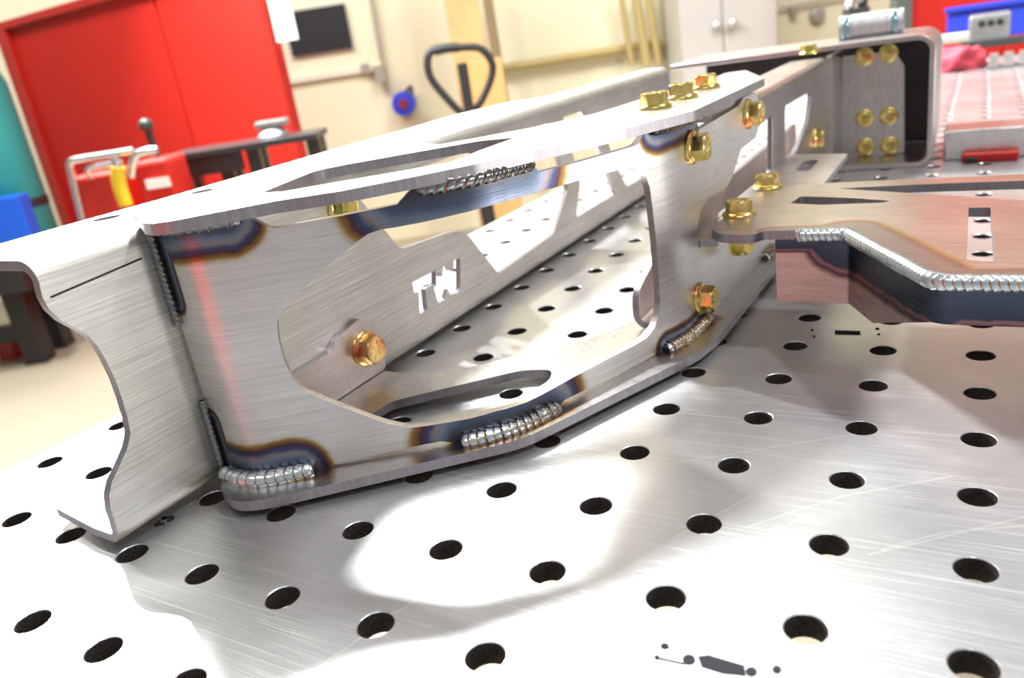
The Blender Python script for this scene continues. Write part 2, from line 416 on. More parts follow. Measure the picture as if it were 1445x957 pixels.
# ================================================================== WELDING TABLE
def table_material():
    scr = [((945, 655), (1210, 612)), ((1050, 745), (1190, 700)), ((1190, 700), (1345, 672)), ((1225, 783), (1445, 730)), ((1245, 775), (1330, 752)),
           ((1330, 752), (1445, 742)), ((430, 955), (600, 838)), ((500, 905), (560, 862)), ((610, 690), (720, 640)), ((950, 760), (1060, 700)), ((1060, 775), (1130, 730))]
    m_, t, p = nt('table_steel')
    p.inputs['Metallic'].default_value = 0.85
    tc = N(t, 'ShaderNodeTexCoord'); pos = tc.outputs['Object']
    def streak(scale, rotz, lo, hi, seed):
        mp = N(t, 'ShaderNodeMapping'); mp.inputs['Rotation'].default_value = (0, 0, rotz); mp.inputs['Scale'].default_value = scale; mp.inputs['Location'].default_value = (seed, seed, 0)
        t.links.new(pos, mp.inputs[0]); n = N(t, 'ShaderNodeTexNoise', Scale=1.0, Detail=3.0); t.links.new(mp.outputs[0], n.inputs['Vector'])
        r = N(t, 'ShaderNodeMapRange'); r.inputs['From Min'].default_value = lo; r.inputs['From Max'].default_value = hi; t.links.new(n.outputs['Fac'], r.inputs['Value'])
        return r.outputs[0]
    s1 = streak((8, 900, 1), 0.5, 0.55, 0.8, 0); s2 = streak((12, 800, 1), -0.65, 0.60, 0.85, 3); s3 = streak((30, 1400, 1), 1.9, 0.62, 0.85, 7)
    s = mth(t, 'ADD', mth(t, 'ADD', s1, s2), s3, clamp=True)
    big = N(t, 'ShaderNodeTexNoise', Scale=9.0, Detail=5.0, Roughness=0.6); t.links.new(pos, big.inputs['Vector'])
    fine = N(t, 'ShaderNodeTexNoise', Scale=260.0, Detail=3.0); t.links.new(pos, fine.inputs['Vector'])
    c = ramp(t, big.outputs['Fac'], [(0.3, (0.58, 0.58, 0.59)), (0.7, (0.70, 0.70, 0.71))])
    c = mixc(t, mth(t, 'MULTIPLY', s, 0.6), c, (0.92, 0.92, 0.92))
    dm = None
    for (a, b) in scr:
        A, B = at_z(*a, 0), at_z(*b, 0); d = capsule(t, pos, A, B, 0.0006); dm = d if dm is None else mth(t, 'MINIMUM', dm, d)
    k = mth(t, 'SUBTRACT', 1.0, dm, clamp=True)
    c = mixc(t, mth(t, 'MULTIPLY', k, 0.7), c, (0.93, 0.93, 0.90))
    t.links.new(c, p.inputs['Base Color'])
    r = mth(t, 'ADD', mth(t, 'MULTIPLY', big.outputs['Fac'], 0.16), 0.26)
    r = mth(t, 'ADD', r, mth(t, 'MULTIPLY', s, 0.10)); t.links.new(r, p.inputs['Roughness'])
    h = mth(t, 'ADD', mth(t, 'MULTIPLY', s, 0.6), mth(t, 'MULTIPLY', fine.outputs['Fac'], 0.3))
    b = N(t, 'ShaderNodeBump', Strength=0.22, Distance=0.0005); t.links.new(h, b.inputs['Height']); t.links.new(b.outputs[0], p.inputs['Normal'])
    return m_
M_table = table_material()
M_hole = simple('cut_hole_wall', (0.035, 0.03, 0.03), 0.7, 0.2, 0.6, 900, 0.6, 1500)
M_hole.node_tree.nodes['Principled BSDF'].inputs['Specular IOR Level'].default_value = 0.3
tbl = thing('welding_table', (0.1, 0.6, FLOOR), 'bright steel welding table top drilled with a grid of round holes', 'table')
def build_table_top():
    bm = bmesh.new(); P = 0.05; R = 0.0073; T = 0.0100; K = 24
    X0, X1, Y0, Y1 = -10.4 * P, 15.5 * P, -7.5 * P, 42.5 * P
    cache = {}
    def v(x, y, z):
        k = (round(x, 6), round(y, 6), round(z, 6))
        if k not in cache: cache[k] = bm.verts.new((x, y, z))
        return cache[k]
    for i in range(-10, 16):
        for j in range(-7, 43):
            cx, cy = i * P, j * P
            x0 = X0 if i == -10 else cx - P / 2; x1 = cx + P / 2; y0 = cy - P / 2; y1 = cy + P / 2
            sq = [(x1, cy), (x1, y1), (cx, y1), (x0, y1), (x0, cy), (x0, y0), (cx, y0), (x1, y0)]
            for z, zz in ((0.0, 1), (-T, 0)):
                ring = [v(cx + R * math.cos(2 * math.pi * k / K), cy + R * math.sin(2 * math.pi * k / K), z - (0.0004 if zz else 0)) for k in range(K)]
                Rb = R + 0.0004
                ring2 = [v(cx + Rb * math.cos(2 * math.pi * k / K), cy + Rb * math.sin(2 * math.pi * k / K), z) for k in range(K)] if zz else ring
                if zz:
                    for k in range(K): bm.faces.new((ring[k], ring[(k + 1) % K], ring2[(k + 1) % K], ring2[k]))
                    top = ring
                for q in range(8):
                    a = v(*sq[q], z); b = v(*sq[(q + 1) % 8], z); k0 = q * 3
                    f = (b, a) + tuple(ring2[(k0 + e) % K] for e in range(4))
                    if not zz: f = f[::-1]
                    bm.faces.new(f[::-1])
                if not zz:
                    for k in range(K):
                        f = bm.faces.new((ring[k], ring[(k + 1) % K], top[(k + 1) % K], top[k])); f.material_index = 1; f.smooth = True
    bm.edges.ensure_lookup_table()
    be = [e for e in bm.edges if e.is_boundary and all(abs(vv.co.z) < 1e-6 for vv in e.verts)]
    for e in be:
        a, b = e.verts; c = v(b.co.x, b.co.y, -T); d = v(a.co.x, a.co.y, -T)
        try: bm.faces.new((a, b, c, d))
        except ValueError: pass
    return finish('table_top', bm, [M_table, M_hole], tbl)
build_table_top()
M_chrome = simple('chrome', (.75, .75, .78), .15, 1.0)
M_black = simple('black_paint', (0.02, 0.02, 0.022), 0.45)
for (x, y) in ((-0.48, -0.30), (0.70, -0.30), (-0.48, 2.05), (0.70, 2.05)):
    bm = bmesh.new(); box(bm, (x - .03, y - .03, FLOOR), (x + .03, y + .03, -0.0101)); finish('leg', bm, M_black, tbl)
M_mark = simple('engraved_mark', (0.03, 0.03, 0.035), 0.9)
M_mark.node_tree.nodes['Principled BSDF'].inputs['Specular IOR Level'].default_value = 0.1
def mark(name, polys):
    bm = bmesh.new()
    for pl in polys:
        vs = [at_z(u, v, 0.00012) for u, v in pl]
        b = [bm.verts.new((p.x, p.y, 0.0001)) for p in vs]; t_ = [bm.verts.new((p.x, p.y, 0.0003)) for p in vs]
        bm.faces.new(t_); bm.faces.new(b[::-1])
        for i in range(len(vs)): bm.faces.new((b[i], b[(i + 1) % len(vs)], t_[(i + 1) % len(vs)], t_[i]))
    return finish(name, bm, M_mark, tbl)
def dot(u, v, a, b, n=10): return [(u + a * math.cos(2 * math.pi * k / n), v + b * math.sin(2 * math.pi * k / n)) for k in range(n)]
def seg(u0, v0, u1, v1, w):
    d = Vector((v1 - v0, -(u1 - u0))).normalized() * w; return [(u0 + d.x, v0 + d.y), (u1 + d.x, v1 + d.y), (u1 - d.x, v1 - d.y), (u0 - d.x, v0 - d.y)]
mark('engraved_mark', [dot(927, 928, 4, 3), dot(938, 912, 6, 4), dot(1096, 945, 6, 5), seg(930, 929, 966, 937, 0.8), [(985, 927), (1000, 925), (1050, 940), (1052, 953), (1020, 950), (990, 941)], dot(972, 931, 9, 7), dot(1060, 948, 8, 6)])
mark('engraved_mark', [seg(1178, 469, 1214, 470, 2.6), dot(1146, 466, 2, 1.5), dot(1149, 475, 2, 1.5), dot(1238, 464, 3, 1.5), dot(1240, 472, 2, 1.5)])
mark('engraved_mark', [seg(218, 742, 232, 739, 1.6), seg(228, 732, 246, 729, 1.8), seg(236, 736, 246, 731, 1.6), seg(218, 742, 226, 736, 0.9)])
# ================================================================== FRAME ASSEMBLY
frame = thing('bumper_frame', (-0.2, 0.35, 0), 'bare steel bumper frame with boxed welded bracket and yellow bolts on the table', 'metal frame')
# --- long channel: web with wave-cut end, TW cut through, top and bottom flanges in one bent sheet
CT = 0.0046
ZT = 0.1452
RB = 0.010
ZB = 0.0045
def chan(a, b, n):
    """a along Y, b developed across the section: b in [0,ZT] is the web height, beyond it the flanges; n inwards (-X)"""
    y = a; L = RB * math.pi / 2
    zt = ZT - RB; zb = RB + ZB
    if b > zt:
        q = b - zt
        if q < L:
            th = q / RB; return Vector((XW - RB + (RB - n) * math.cos(th), y, zt + (RB - n) * math.sin(th)))
        return Vector((XW - RB - (q - L), y, ZT - n))
    if b < zb:
        q = zb - b
        if q < L:
            th = q / RB; return Vector((XW - RB + (RB - n) * math.cos(th), y, zb - (RB - n) * math.sin(th)))
        return Vector((XW - RB - (q - L), y, ZB + n))
    return Vector((XW - n, y, b))
def topb(x): return (ZT - RB) + RB * math.pi / 2 + (XW - RB - x)
def wx(u, v): p = at_x(u, v, XW); return (p.y, p.z)
LL = RB * math.pi / 2
endp = [wx(*q) for q in ((56, 405), (60, 420), (70, 438), (85, 452), (107, 464), (124, 474), (137, 488), (149, 508), (162, 535), (172, 563), (180, 590), (184, 612), (180, 632), (170, 655), (158, 680), (154, 700), (156, 720), (163, 740))]
fl = [at_z(u, v, ZT) for u, v in ((772, 136), (710, 146), (642, 162), (560, 186), (480, 208), (400, 231), (334, 250), (240, 277), (110, 313), (0, 344))]
outl = [(-0.046, topb(fl[-1].x - .004)), (-0.046, ZT - RB)] + endp + [(-0.052, RB + ZB), (-0.050, -LL), (-0.044, -LL - 0.041), (-0.036, -LL - 0.044),
        (0.795, -LL - 0.044), (0.795, topb(-0.385))] + [(p.y, topb(p.x)) for p in fl]
def wpoly(pts, r=0.003): return rounded([wx(*q) for q in pts], r)
holes = []
# TW letters
LT = ((180, 470), (440, 332), (440, 490), (345, 520), (322, 545), (345, 770), (265, 825), (250, 572), (200, 590))
LW = ((449, 338), (480, 350), (497, 402), (515, 402), (530, 275), (575, 265), (605, 338), (638, 338), (650, 215), (715, 200), (715, 520), (690, 580), (610, 612), (578, 535), (550, 655), (470, 705), (425, 530), (449, 495))
for L_ in (LT, LW): holes.append([Vector(wx(560 + x / 7.975, 340 + y / 7.975)) for x, y in L_])
# windows of the web, from the step next to the letters to the far end
holes.append(rounded([(*wx(565, 352), .006), (*wx(640, 326), .008), (*wx(658, 328), .008), (*wx(704, 386), .004), (0.425, 0.0265, .006), (0.470, 0.062, .004), (0.445, 0.128, .006), (0.163, 0.128, .006)], .004))
holes.append(rounded([(0.480, 0.030), (0.585, 0.030), (0.560, 0.075, .006), (0.52, 0.128), (0.475, 0.128), (0.50, 0.062)], .006))
holes.append(rounded([(0.620, 0.030), (0.73, 0.030), (0.70, 0.118), (0.56, 0.118), (0.595, 0.06)], .008))
for (u, v) in ((150, 308), (285, 270)):
    p = at_z(u, v, ZT); holes.append(circle(p.y, topb(p.x), 0.0075))
cutsb = [ZT - RB + LL * k / 6 for k in range(7)] + [RB + ZB - LL * k / 6 for k in range(7)]
sheet('side_channel', outl, holes, CT, chan, M_web, frame, ycuts=cutsb, bevel=0.0004, smooth=40)
bm = bmesh.new(); tube(bm, [(XW + .0001, -0.0435, 0.1280), (XW + .0001, 0.004, 0.1312)], 0.0005, 6); finish('scribe_line', bm, simple('dark_line', (.02, .02, .02), .7), frame)
# --- front sheet with big window
wn = [(391, 454), (392, 475), (395, 488), (401, 510), (410, 529), (420, 544), (433, 554), (475, 571), (525, 590), (550, 598), (579, 604), (604, 601), (663, 591), (700, 583), (721, 577), (745, 567), (767, 556), (810, 532), (850, 511), (895, 488), (912, 477), (924, 462), (930, 445), (932, 425), (930, 395), (926, 340), (921, 295), (917, 265), (912, 250), (903, 241), (888, 237), (870, 241), (830, 251), (771, 268), (700, 288), (638, 305), (590, 315), (558, 321), (537, 324), (520, 330), (508, 338), (470, 370), (435, 401), (405, 428), (396, 440)]
win = [Vector(fpx(*q)) for q in wn]
def FQ(u, v): return Vector(fpx(u, v))
topw = [FQ(346, 308), FQ(379, 321), FQ(388, 322), FQ(480, 305), FQ(560, 289), FQ(585, 267)]
topw2 = [FQ(749, 234), FQ(761, 243), FQ(800, 233), FQ(840, 222), FQ(892, 207), FQ(900, 203), FQ(916, 188)]
sg = lambda y: FS[3] + (y - FP[3].y) * 1.001
gtop = [(s_t3b + .003, TB), (sg(0.275), 0.1335), (sg(0.36), 0.1365), (sg(0.372), 0.1405), (sg(0.402), 0.1405), (sg(0.41), 0.134), (sg(0.406), 0.112), (sg(0.398), 0.1075), (sg(0.362), 0.106),
        (sg(0.354), 0.101), (sg(0.337), 0.090), (sg(0.325), 0.086), (sg(0.285), 0.0875), (sg(0.270), 0.083), (sg(0.262), 0.074), (sg(0.262), 0.0600), (sg(0.43), 0.0600), (sg(0.445), 0.055), (sg(0.445), BT)]
w2 = [FQ(464, 658), FQ(474, 654), FQ(529, 642), FQ(600, 627), FQ(622, 623), FQ(648, 633)]
w3 = [FQ(789, 577), FQ(797, 565), FQ(860, 533), FQ(925, 500), FQ(936, 509)]
bot = [(0, BT), (w2[0].x - .001, BT)] + [(p.x, p.y) for p in w2[:-1]] + [(w2[-1].x, BT), (w3[0].x, BT)] + [(p.x, p.y) for p in w3[1:-1]] + [(w3[-1].x, BT)]
top = [(0, TB), (topw[0].x - .0005, TB)] + [(p.x, p.y) for p in topw[1:-1]] + [(topw[-1].x, TB), (topw2[0].x, TB)] + [(p.x, p.y) for p in topw2[1:-1]] + [(topw2[-1].x, TB)]
FT = 0.0048
outl = bot + [(x, z) for x, z in gtop[::-1]] + top[::-1]
cuts = []
for i in (1, 2, 3):
    for k in range(-6, 7): cuts.append(FS[i] + FR[i] * k / 6.0 * 0.999)
sheet('front_plate', outl, [win], FT, fmap, M_front, frame, edge=M_rail, cuts=cuts, bevel=0.0005, smooth=40)
# --- bottom plate
BB = 0.0035
flat = lambda z0: (lambda a, b, n: Vector((a, b, z0 + n)))
def zz(pts, z, r=0.003): return rounded([(at_z(u, v, z).x, at_z(u, v, z).y) for u, v in pts], r)
bo = [(-0.3505, 0.012, .001), (-0.3400, -0.0015, .006), (-0.3190, -0.0105, .008), (-0.3040, -0.0030, .010), (-0.2050, 0.0840, .012), (-0.1495, 0.2080, .012), (-0.1440, 0.2380, .012), (-0.1385, 0.4400, .010), (-0.158, 0.455, .006),
      (-0.172, 0.440, .01), (-0.185, 0.300, .015), (-0.2227, 0.2334, .01), (-0.2869, 0.1633, .01), (-0.3097, 0.1479, .006), (-0.3505, 0.1475, .002)]
sl = [at_z(u, v, BT) for u, v in ((529, 582), (562, 563), (621, 550), (738, 522), (763, 523), (772, 532), (763, 546), (734, 563))]
slot = rounded([(-0.3120, 0.0850, .004), (-0.3100, 0.1080, .006), (-0.2877, 0.1292, .01), (-0.2489, 0.1664, .008), (-0.2300, 0.1700, .006), (-0.2245, 0.1560, .006), (-0.2301, 0.1277, .01), (-0.285, 0.083, .01)], .006)
sheet('bottom_plate', rounded(bo, .004), [slot], BT - BB, flat(BB), M_bottom, frame, bevel=0.0007, smooth=30)
# --- top plate
to = [at_z(u, v, TT) for u, v in ((200, 314), (212, 316), (242, 312), (305, 300), (388, 284), (480, 270), (587, 249), (670, 232), (754, 212), (840, 192), (880, 182), (981, 156), (1000, 147), (1079, 110))]
tp = [(-0.3600, 0.0120, .002), (-0.3480, 0.0060, .002)] + [(p.x, p.y, .002) for p in to]
rear = [at_z(u, v, TT) for u, v in ((1052, 99), (1023, 103), (1012, 108), (955, 124), (840, 160), (750, 180), (620, 204))]
tp += [(p.x, p.y, .004) for p in rear] + [(-0.3600, 0.220, .004)]
ch = [at_z(u, v, TT) for u, v in ((369, 272), (440, 243), (455, 239), (490, 232), (574, 217), (677, 199), (727, 194), (677, 212), (634, 229), (567, 241), (480, 256), (400, 270))]
sheet('top_plate', rounded(tp, .002), [rounded([(p.x, p.y) for p in ch], .0015)], TT - TB, flat(TB), M_top, frame, bevel=0.0007, smooth=30)
# --- weld beads
def fpath(s0, s1, z, out, n=24): return [fmap(s0 + (s1 - s0) * k / n, z, -out) for k in range(n + 1)]
weld('weld_bead', fpath(0.002, s_w1b, BT + .0015, 0.0030), 0.0054, 0.0047, (0, 0, 1), M_weld, frame)
weld('weld_bead', fpath(s_w2a - .001, s_w2b, BT + .0010, 0.0026), 0.0052, 0.0045, (0, 0, 1), M_weld, frame)
weld('weld_bead', fpath(s_w3a, s_w3b, BT + .0010, 0.0022), 0.0046, 0.0036, (0, 0, 1), M_weld, frame)
weld('weld_bead', fpath(sg(0.405), sg(0.440), BT + .0010, 0.0022), 0.0046, 0.0036, (0, 0, 1), M_weld, frame)
for a, b, r in ((0.001, s_t1b, 0.0042), (s_t2a, s_t2b, 0.0042), (s_t3a, s_t3b + .004, 0.0044)):
    weld('weld_bead', fpath(a, b, TB - .001, 0.0022), r, 0.0045, (0, 0, 1), M_welddark, frame, sgn=-1)['label'] = 'dark blued weld bead under the top plate'
for a, b in ((0.012, 0.052), (0.094, TB - .002)):
    weld('weld_bead', [Vector((-0.3505, 0.0115, a + (b - a) * k / 16)) for k in range(17)], 0.0026, 0.0030, (1, 0, 0), M_welddark, frame)
# --- tab behind the window with its bolt
XT = XW + 0.0002
tb = [at_x(u, v, XT + .0048) for u, v in ((380, 550), (468, 496), (475, 479), (506, 450), (528, 453), (541, 474), (545, 520), (536, 552), (500, 577), (430, 640))]
sheet('bolt_tab', rounded([(p.y, max(p.z, .0095), .003) for p in tb], .003), [], 0.0048, lambda a, b, n: Vector((XT + n, a, b)), M_rail, frame, bevel=.0005)
p = at_x(515, 492, XT + .005); bolt(p, (1, -.08, .0), frame, M_gold2, rot=0.15, R=0.0098, h=.0085, fl=.0120, label='copper-toned flange bolt inside the bracket window')
p = at_x(478, 293, XW); bolt(p, (1, 0, 0), frame, M_gold, R=.0085)
# --- bolts on top plate, on the side of the front sheet
for (u, v) in ((924, 153), (962, 139), (995, 125)):
    p = at_z(u, v, TT); bolt(p, (0, 0, 1), frame, M_gold, rot=0.55 + u * .01, R=.0088, h=.0075, fl=.0104)
gn = fnorm(sg(0.32)); gn3 = (gn.x, gn.y, 0)
for (u, v) in ((975, 208), (987, 421), (1055, 161)):
    s_, z_ = fpx(u, v); q = fmap(s_, z_, -0.0002); bolt(q, gn3, frame, M_gold, rot=u * .013, R=.0088, h=.0085, fl=.0108)
# --- side rail: U channel behind the front sheet's side, with windows
XR = -0.163
def railweb(a, b, n):
    Rr = 0.006; zt = 0.134 - Rr; L = Rr * math.pi / 2
    if b > zt:
        q = b - zt
        if q < L:
            th = q / Rr; return Vector((XR - Rr + (Rr - n) * math.cos(th), a, zt + (Rr - n) * math.sin(th)))
        return Vector((XR - Rr - (q - L), a, 0.134 - n))
    return Vector((XR - n, a, b))
ro = [(0.245, 0.010), (0.79, 0.006), (0.79, 0.128), (0.785, 0.134 + .003 + .034), (0.35, 0.134 + .003 + .034), (0.33, 0.134 - .006), (0.27, 0.125), (0.245, 0.10)]
rh = [rounded([(0.315, 0.066), (0.492, 0.062), (0.500, 0.111), (0.43, 0.108), (0.36, 0.100)], .006), rounded([(0.548, 0.062), (0.60, 0.060), (0.665, 0.078), (0.692, 0.108), (0.552, 0.111)], .008)]
sheet('side_rail', ro, rh, 0.0045, railweb, M_rail, frame, ycuts=[0.128 + 0.0094 * k / 5 for k in range(6)], bevel=.0005, smooth=40)
# lower U of the rail
def ubend(a, b, n):
    Rr = 0.010; x0 = -0.2030; L = Rr * math.pi / 2
    if b > Rr: return Vector((x0 + n, a, b + .0095))
    q = Rr - b
    if q < L:
        th = q / Rr; return Vector((x0 + Rr - (Rr - n) * math.cos(th), a, .0095 + Rr - (Rr - n) * math.sin(th)))
    return Vector((x0 + Rr + (q - L), a, .0095 + n))
sheet('rail_flange', rounded([(0.243, -0.028), (0.243, 0.026, .012), (0.330, 0.052, .006), (0.79, 0.052), (0.79, -0.028)], .002), [], 0.0045, ubend, M_rail, frame, ycuts=[0.010 - .0157 * k / 7 for k in range(8)], bevel=.0005, smooth=40)
bolt(at_x(1150, 195, XR), (1, 0, 0), frame, M_gold, rot=.2, marks=False)
# shelf with slots under the tow plate
sh = rounded([(-0.163, 0.262), (-0.150, 0.262), (-0.110, 0.33), (-0.108, 0.545), (-0.163, 0.560)], .004)
def slotp(cx, cy, w, l): return rounded([(cx - w, cy - l), (cx + w, cy - l), (cx + w, cy + l), (cx - w, cy + l)], w)
sheet('rail_shelf', sh, [slotp(-0.135, 0.500, .006, .024), slotp(-0.1530, 0.42, .004, .02)], 0.0045, flat(0.0610), M_rail, frame, bevel=.0005)
# --- cross channel: open-ended profile facing the camera, plate with six bolts inside
def prof_solid(name, pts, t, y0, y1, mat, closed=False):
    """open section polyline (x,z), thickened by t towards its left side, swept from y0 to y1"""
    bm = bmesh.new(); P = [Vector(p) for p in pts]; nrm = []
    for i in range(len(P)):
        a = P[max(0, i - 1)]; b = P[min(len(P) - 1, i + 1)]; d = (b - a).normalized(); nrm.append(Vector((-d.y, d.x)))
    A, B = [], []
    for y, Lst in ((y0, A), (y1, B)):
        for i in range(len(P)):
            q = P[i] - nrm[i] * t
            Lst.append((bm.verts.new((P[i].x, y, P[i].y)), bm.verts.new((q.x, y, q.y))))
    for i in range(len(P) - 1):
        for k in (0, 1): bm.faces.new((A[i][k], A[i + 1][k], B[i + 1][k], B[i][k]))
        for Z in (A, B): bm.faces.new((Z[i][0], Z[i + 1][0], Z[i + 1][1], Z[i][1]))
    for i in (0, -1): bm.faces.new((A[i][0], A[i][1], B[i][1], B[i][0]))
    return finish(name, bm, mat, frame, smooth=40, bevel=.0006)
def arc(cx, cz, r, a0, a1, n=8): return [(cx + r * math.cos(a0 + (a1 - a0) * k / n), cz + r * math.sin(a0 + (a1 - a0) * k / n)) for k in range(n + 1)]
yc = 0.800
TL = at_y(1160, 84, yc); TR_ = at_y(1306, 55, yc); BR_ = at_y(1312, 232, yc)
zc = 0.152; xr = at_y(1311, 120, yc).x
zc = at_y(1250, 62, yc).z
prof = [(-0.352, zc), (-0.2, zc)] + arc(xr - 0.014, zc - 0.014, 0.014, math.pi / 2, 0) + [(xr, 0.020)] + arc(xr - 0.010, 0.016, 0.010, 0, -math.pi / 2) + [(xr - .11, 0.006)]
prof_solid('cross_channel', prof, -0.0055, yc, yc + 0.16, M_rail)
bm = bmesh.new(); box(bm, (-0.165, yc + .16, 0.004), (xr - .001, yc + .165, zc - .0005)); box(bm, (-0.352, yc + .16, 0.105), (-.1651, yc + .165, zc - .0005)); finish('cross_shade_web', bm, M_inner_shade, frame)  # back sheet added to darken the channel's inside; its colour is painted shade
pp = [at_y(u, v, yc + .06) for u, v in ((1186, 224), (1188, 80), (1262, 72), (1276, 92), (1276, 216))]
sheet('gusset_plate', rounded([(p_.x, p_.z, .004) for p_ in pp], .004), [], .005, lambda a, b, n: Vector((a, yc + .06 + n, b)), M_top, frame, bevel=.0005)
for (u, v) in ((1220, 80), (1254, 75), (1220, 167), (1254, 164), (1221, 207), (1255, 205)):
    bolt(at_y(u, v, yc + .06), (0, -1, 0), frame, M_gold, R=.0082, rot=.2, marks=False)
bolt(at_z(1141, 76, zc), (0, 0, 1), frame, M_gold, marks=False)
bm = bmesh.new(); box(bm, (XR - .001, yc - .012, 0.004), (XR + .006, yc + .07, zc - .005)); finish('end_plate', bm, M_rail, frame, bevel=.0006)
# --- tow plate with welded skirt
KZ0, KZ1 = 0.0656, 0.0712
M_tow = steel('tow_plate_steel', (0.66, 0.58, 0.56), 0.30, (40, 300, 40),
              [(tuple(at_z(1090, 325, KZ1)), tuple(at_z(1200, 322, KZ1)), .011), (tuple(at_z(1200, 322, KZ1)), tuple(at_z(1320, 388, KZ1)), .022), (tuple(at_z(1320, 388, KZ1)), tuple(at_z(1500, 390, KZ1)), .012)],
              heat=[(0.0, (0.36, 0.30, 0.32)), (0.5, (0.42, 0.36, 0.38)), (0.75, (0.40, 0.26, 0.2)), (0.88, (0.66, 0.46, 0.26)), (1.0, (0.66, 0.58, 0.56))], bump=.1)
ko = [at_z(u, v, KZ1) for u, v in ((1001, 322), (1016, 331), (1060, 332), (1078, 326), (1090, 326), (1200, 324), (1320, 390))]
ko = [(p_.x, p_.y, .006) for p_ in ko]
y_f = ko[-1][1]; ko[0] = (*ko[0][:2], .008); ko[1] = (*ko[1][:2], .006)
ko += [(0.16, y_f, .001), (0.16, 0.395, .001), (at_z(1190, 256, KZ1).x, 0.395, .01), (at_z(1105, 262, KZ1).x, 0.392, .008), (-0.146, 0.372, .01)]
kh = [rounded([(*at_z(u, v, KZ1)[:2], r) for u, v, r in ((1115, 287, .001), (1130, 277, .003), (1200, 279, .004), (1258, 283, .001), (1245, 286, .002), (1160, 289, .004))], .001),
      rounded([(*at_z(u, v, KZ1)[:2], r) for u, v, r in ((1183, 266, .001), (1300, 260, .004), (1470, 254, .01), (1480, 285, .01), (1420, 281, .01))], .001),
      rounded([(*at_z(u, v, KZ1)[:2], .0012) for u, v in ((1367, 293), (1398, 293), (1404, 369), (1364, 367))], .001)]
tow = sheet('tow_plate', rounded(ko, .003), kh, KZ1 - KZ0, flat(KZ0), M_tow, frame, bevel=.0006, smooth=30)
kp = [Vector(ko[4][:2]) + Vector((.001, .0015)), Vector(ko[5][:2]) + Vector((-.001, .0015)), Vector(ko[6][:2]) + Vector((0.0005, .0015)), Vector((0.16, y_f + .0015))]
ks = [0];
for i in range(1, 4): ks.append(ks[-1] + (kp[i] - kp[i - 1]).length)
kr = [0, .0015, .007, 0]
def kmap(s, z, n):
    def P_(s):
        for i in (1, 2):
            r = kr[i]
            if abs(s - ks[i]) < r:
                t = (s - ks[i] + r) / (2 * r); a = kp[i] + (kp[i - 1] - kp[i]).normalized() * r; b = kp[i] + (kp[i + 1] - kp[i]).normalized() * r
                return a * (1 - t) ** 2 + kp[i] * 2 * t * (1 - t) + b * t * t
        for i in (1, 2, 3):
            if s <= ks[i] or i == 3: return kp[i - 1] + (kp[i] - kp[i - 1]) * ((s - ks[i - 1]) / (ks[i] - ks[i - 1]))
    p_ = P_(s); d = (P_(s + 1e-4) - P_(s - 1e-4)).normalized(); q = Vector((d.y, -d.x))
    return Vector((p_.x - q.x * n, p_.y - q.y * n, z))
sA = ks[1] + (ks[2] - ks[1]) * 0.33
ksk = [(0, KZ0), (0, .0245), (ks[1], .0245), (sA, .0235), (ks[2] * .97, .046), (ks[2], .0465), (ks[3], .0470), (ks[3], KZ0)]
kheat = []
for i in range(3): kheat.append((tuple(kmap(ks[i] + .001, KZ0 + .003, 0)), tuple(kmap(ks[i + 1] - .001, KZ0 + .003, 0)), (.0125, .030, .026)[i]))
M_skirt = steel('skirt_steel_pink_reflection', (0.82, 0.56, 0.51), 0.28, (40, 40, 500), kheat, heat=[(0.0, (0.12, 0.12, 0.14)), (0.3, (0.10, 0.13, 0.18)), (0.72, (0.07, 0.08, 0.12)), (0.78, (0.4, 0.2, 0.2)), (0.86, (0.1, 0.07, 0.12)), (0.95, (0.5, 0.3, 0.22)), (1.0, (0.78, 0.62, 0.58))])  # pink base colour holds a painted red reflection; the blue bands are weld heat
sheet('skirt', ksk[::-1], [], .0045, kmap, M_skirt, frame, cuts=[ks[1] + kr[1] * k / 3 for k in range(-3, 4)] + [ks[2] + kr[2] * k / 5 for k in range(-5, 6)], bevel=.0005, smooth=35)['label'] = 'bent skirt of the tow plate, blued, with a painted pink reflection'
kw = [kmap(ks[3] * k / 80, KZ1 - .003, -.0015) for k in range(3, 79)]
weld('weld_bead', kw, 0.0044, 0.0036, (0, 0, 1), M_weld, frame)['label'] = 'long silver weld bead along the tow plate edge'
for (u, v) in ((1043, 303), (1083, 265)):
    q = at_z(u, v, KZ1); bolt(q, (0, 0, 1), frame, M_gold, rot=.1 + u, R=.0090, h=.0078, fl=.0112)
    bm = bmesh.new(); hexhead(bm, .0088, .0165, Matrix.Translation((q.x, q.y, .0608)) @ Matrix.Rotation(math.pi, 4, 'X')); finish('nut', bm, M_gold, frame, smooth=28)
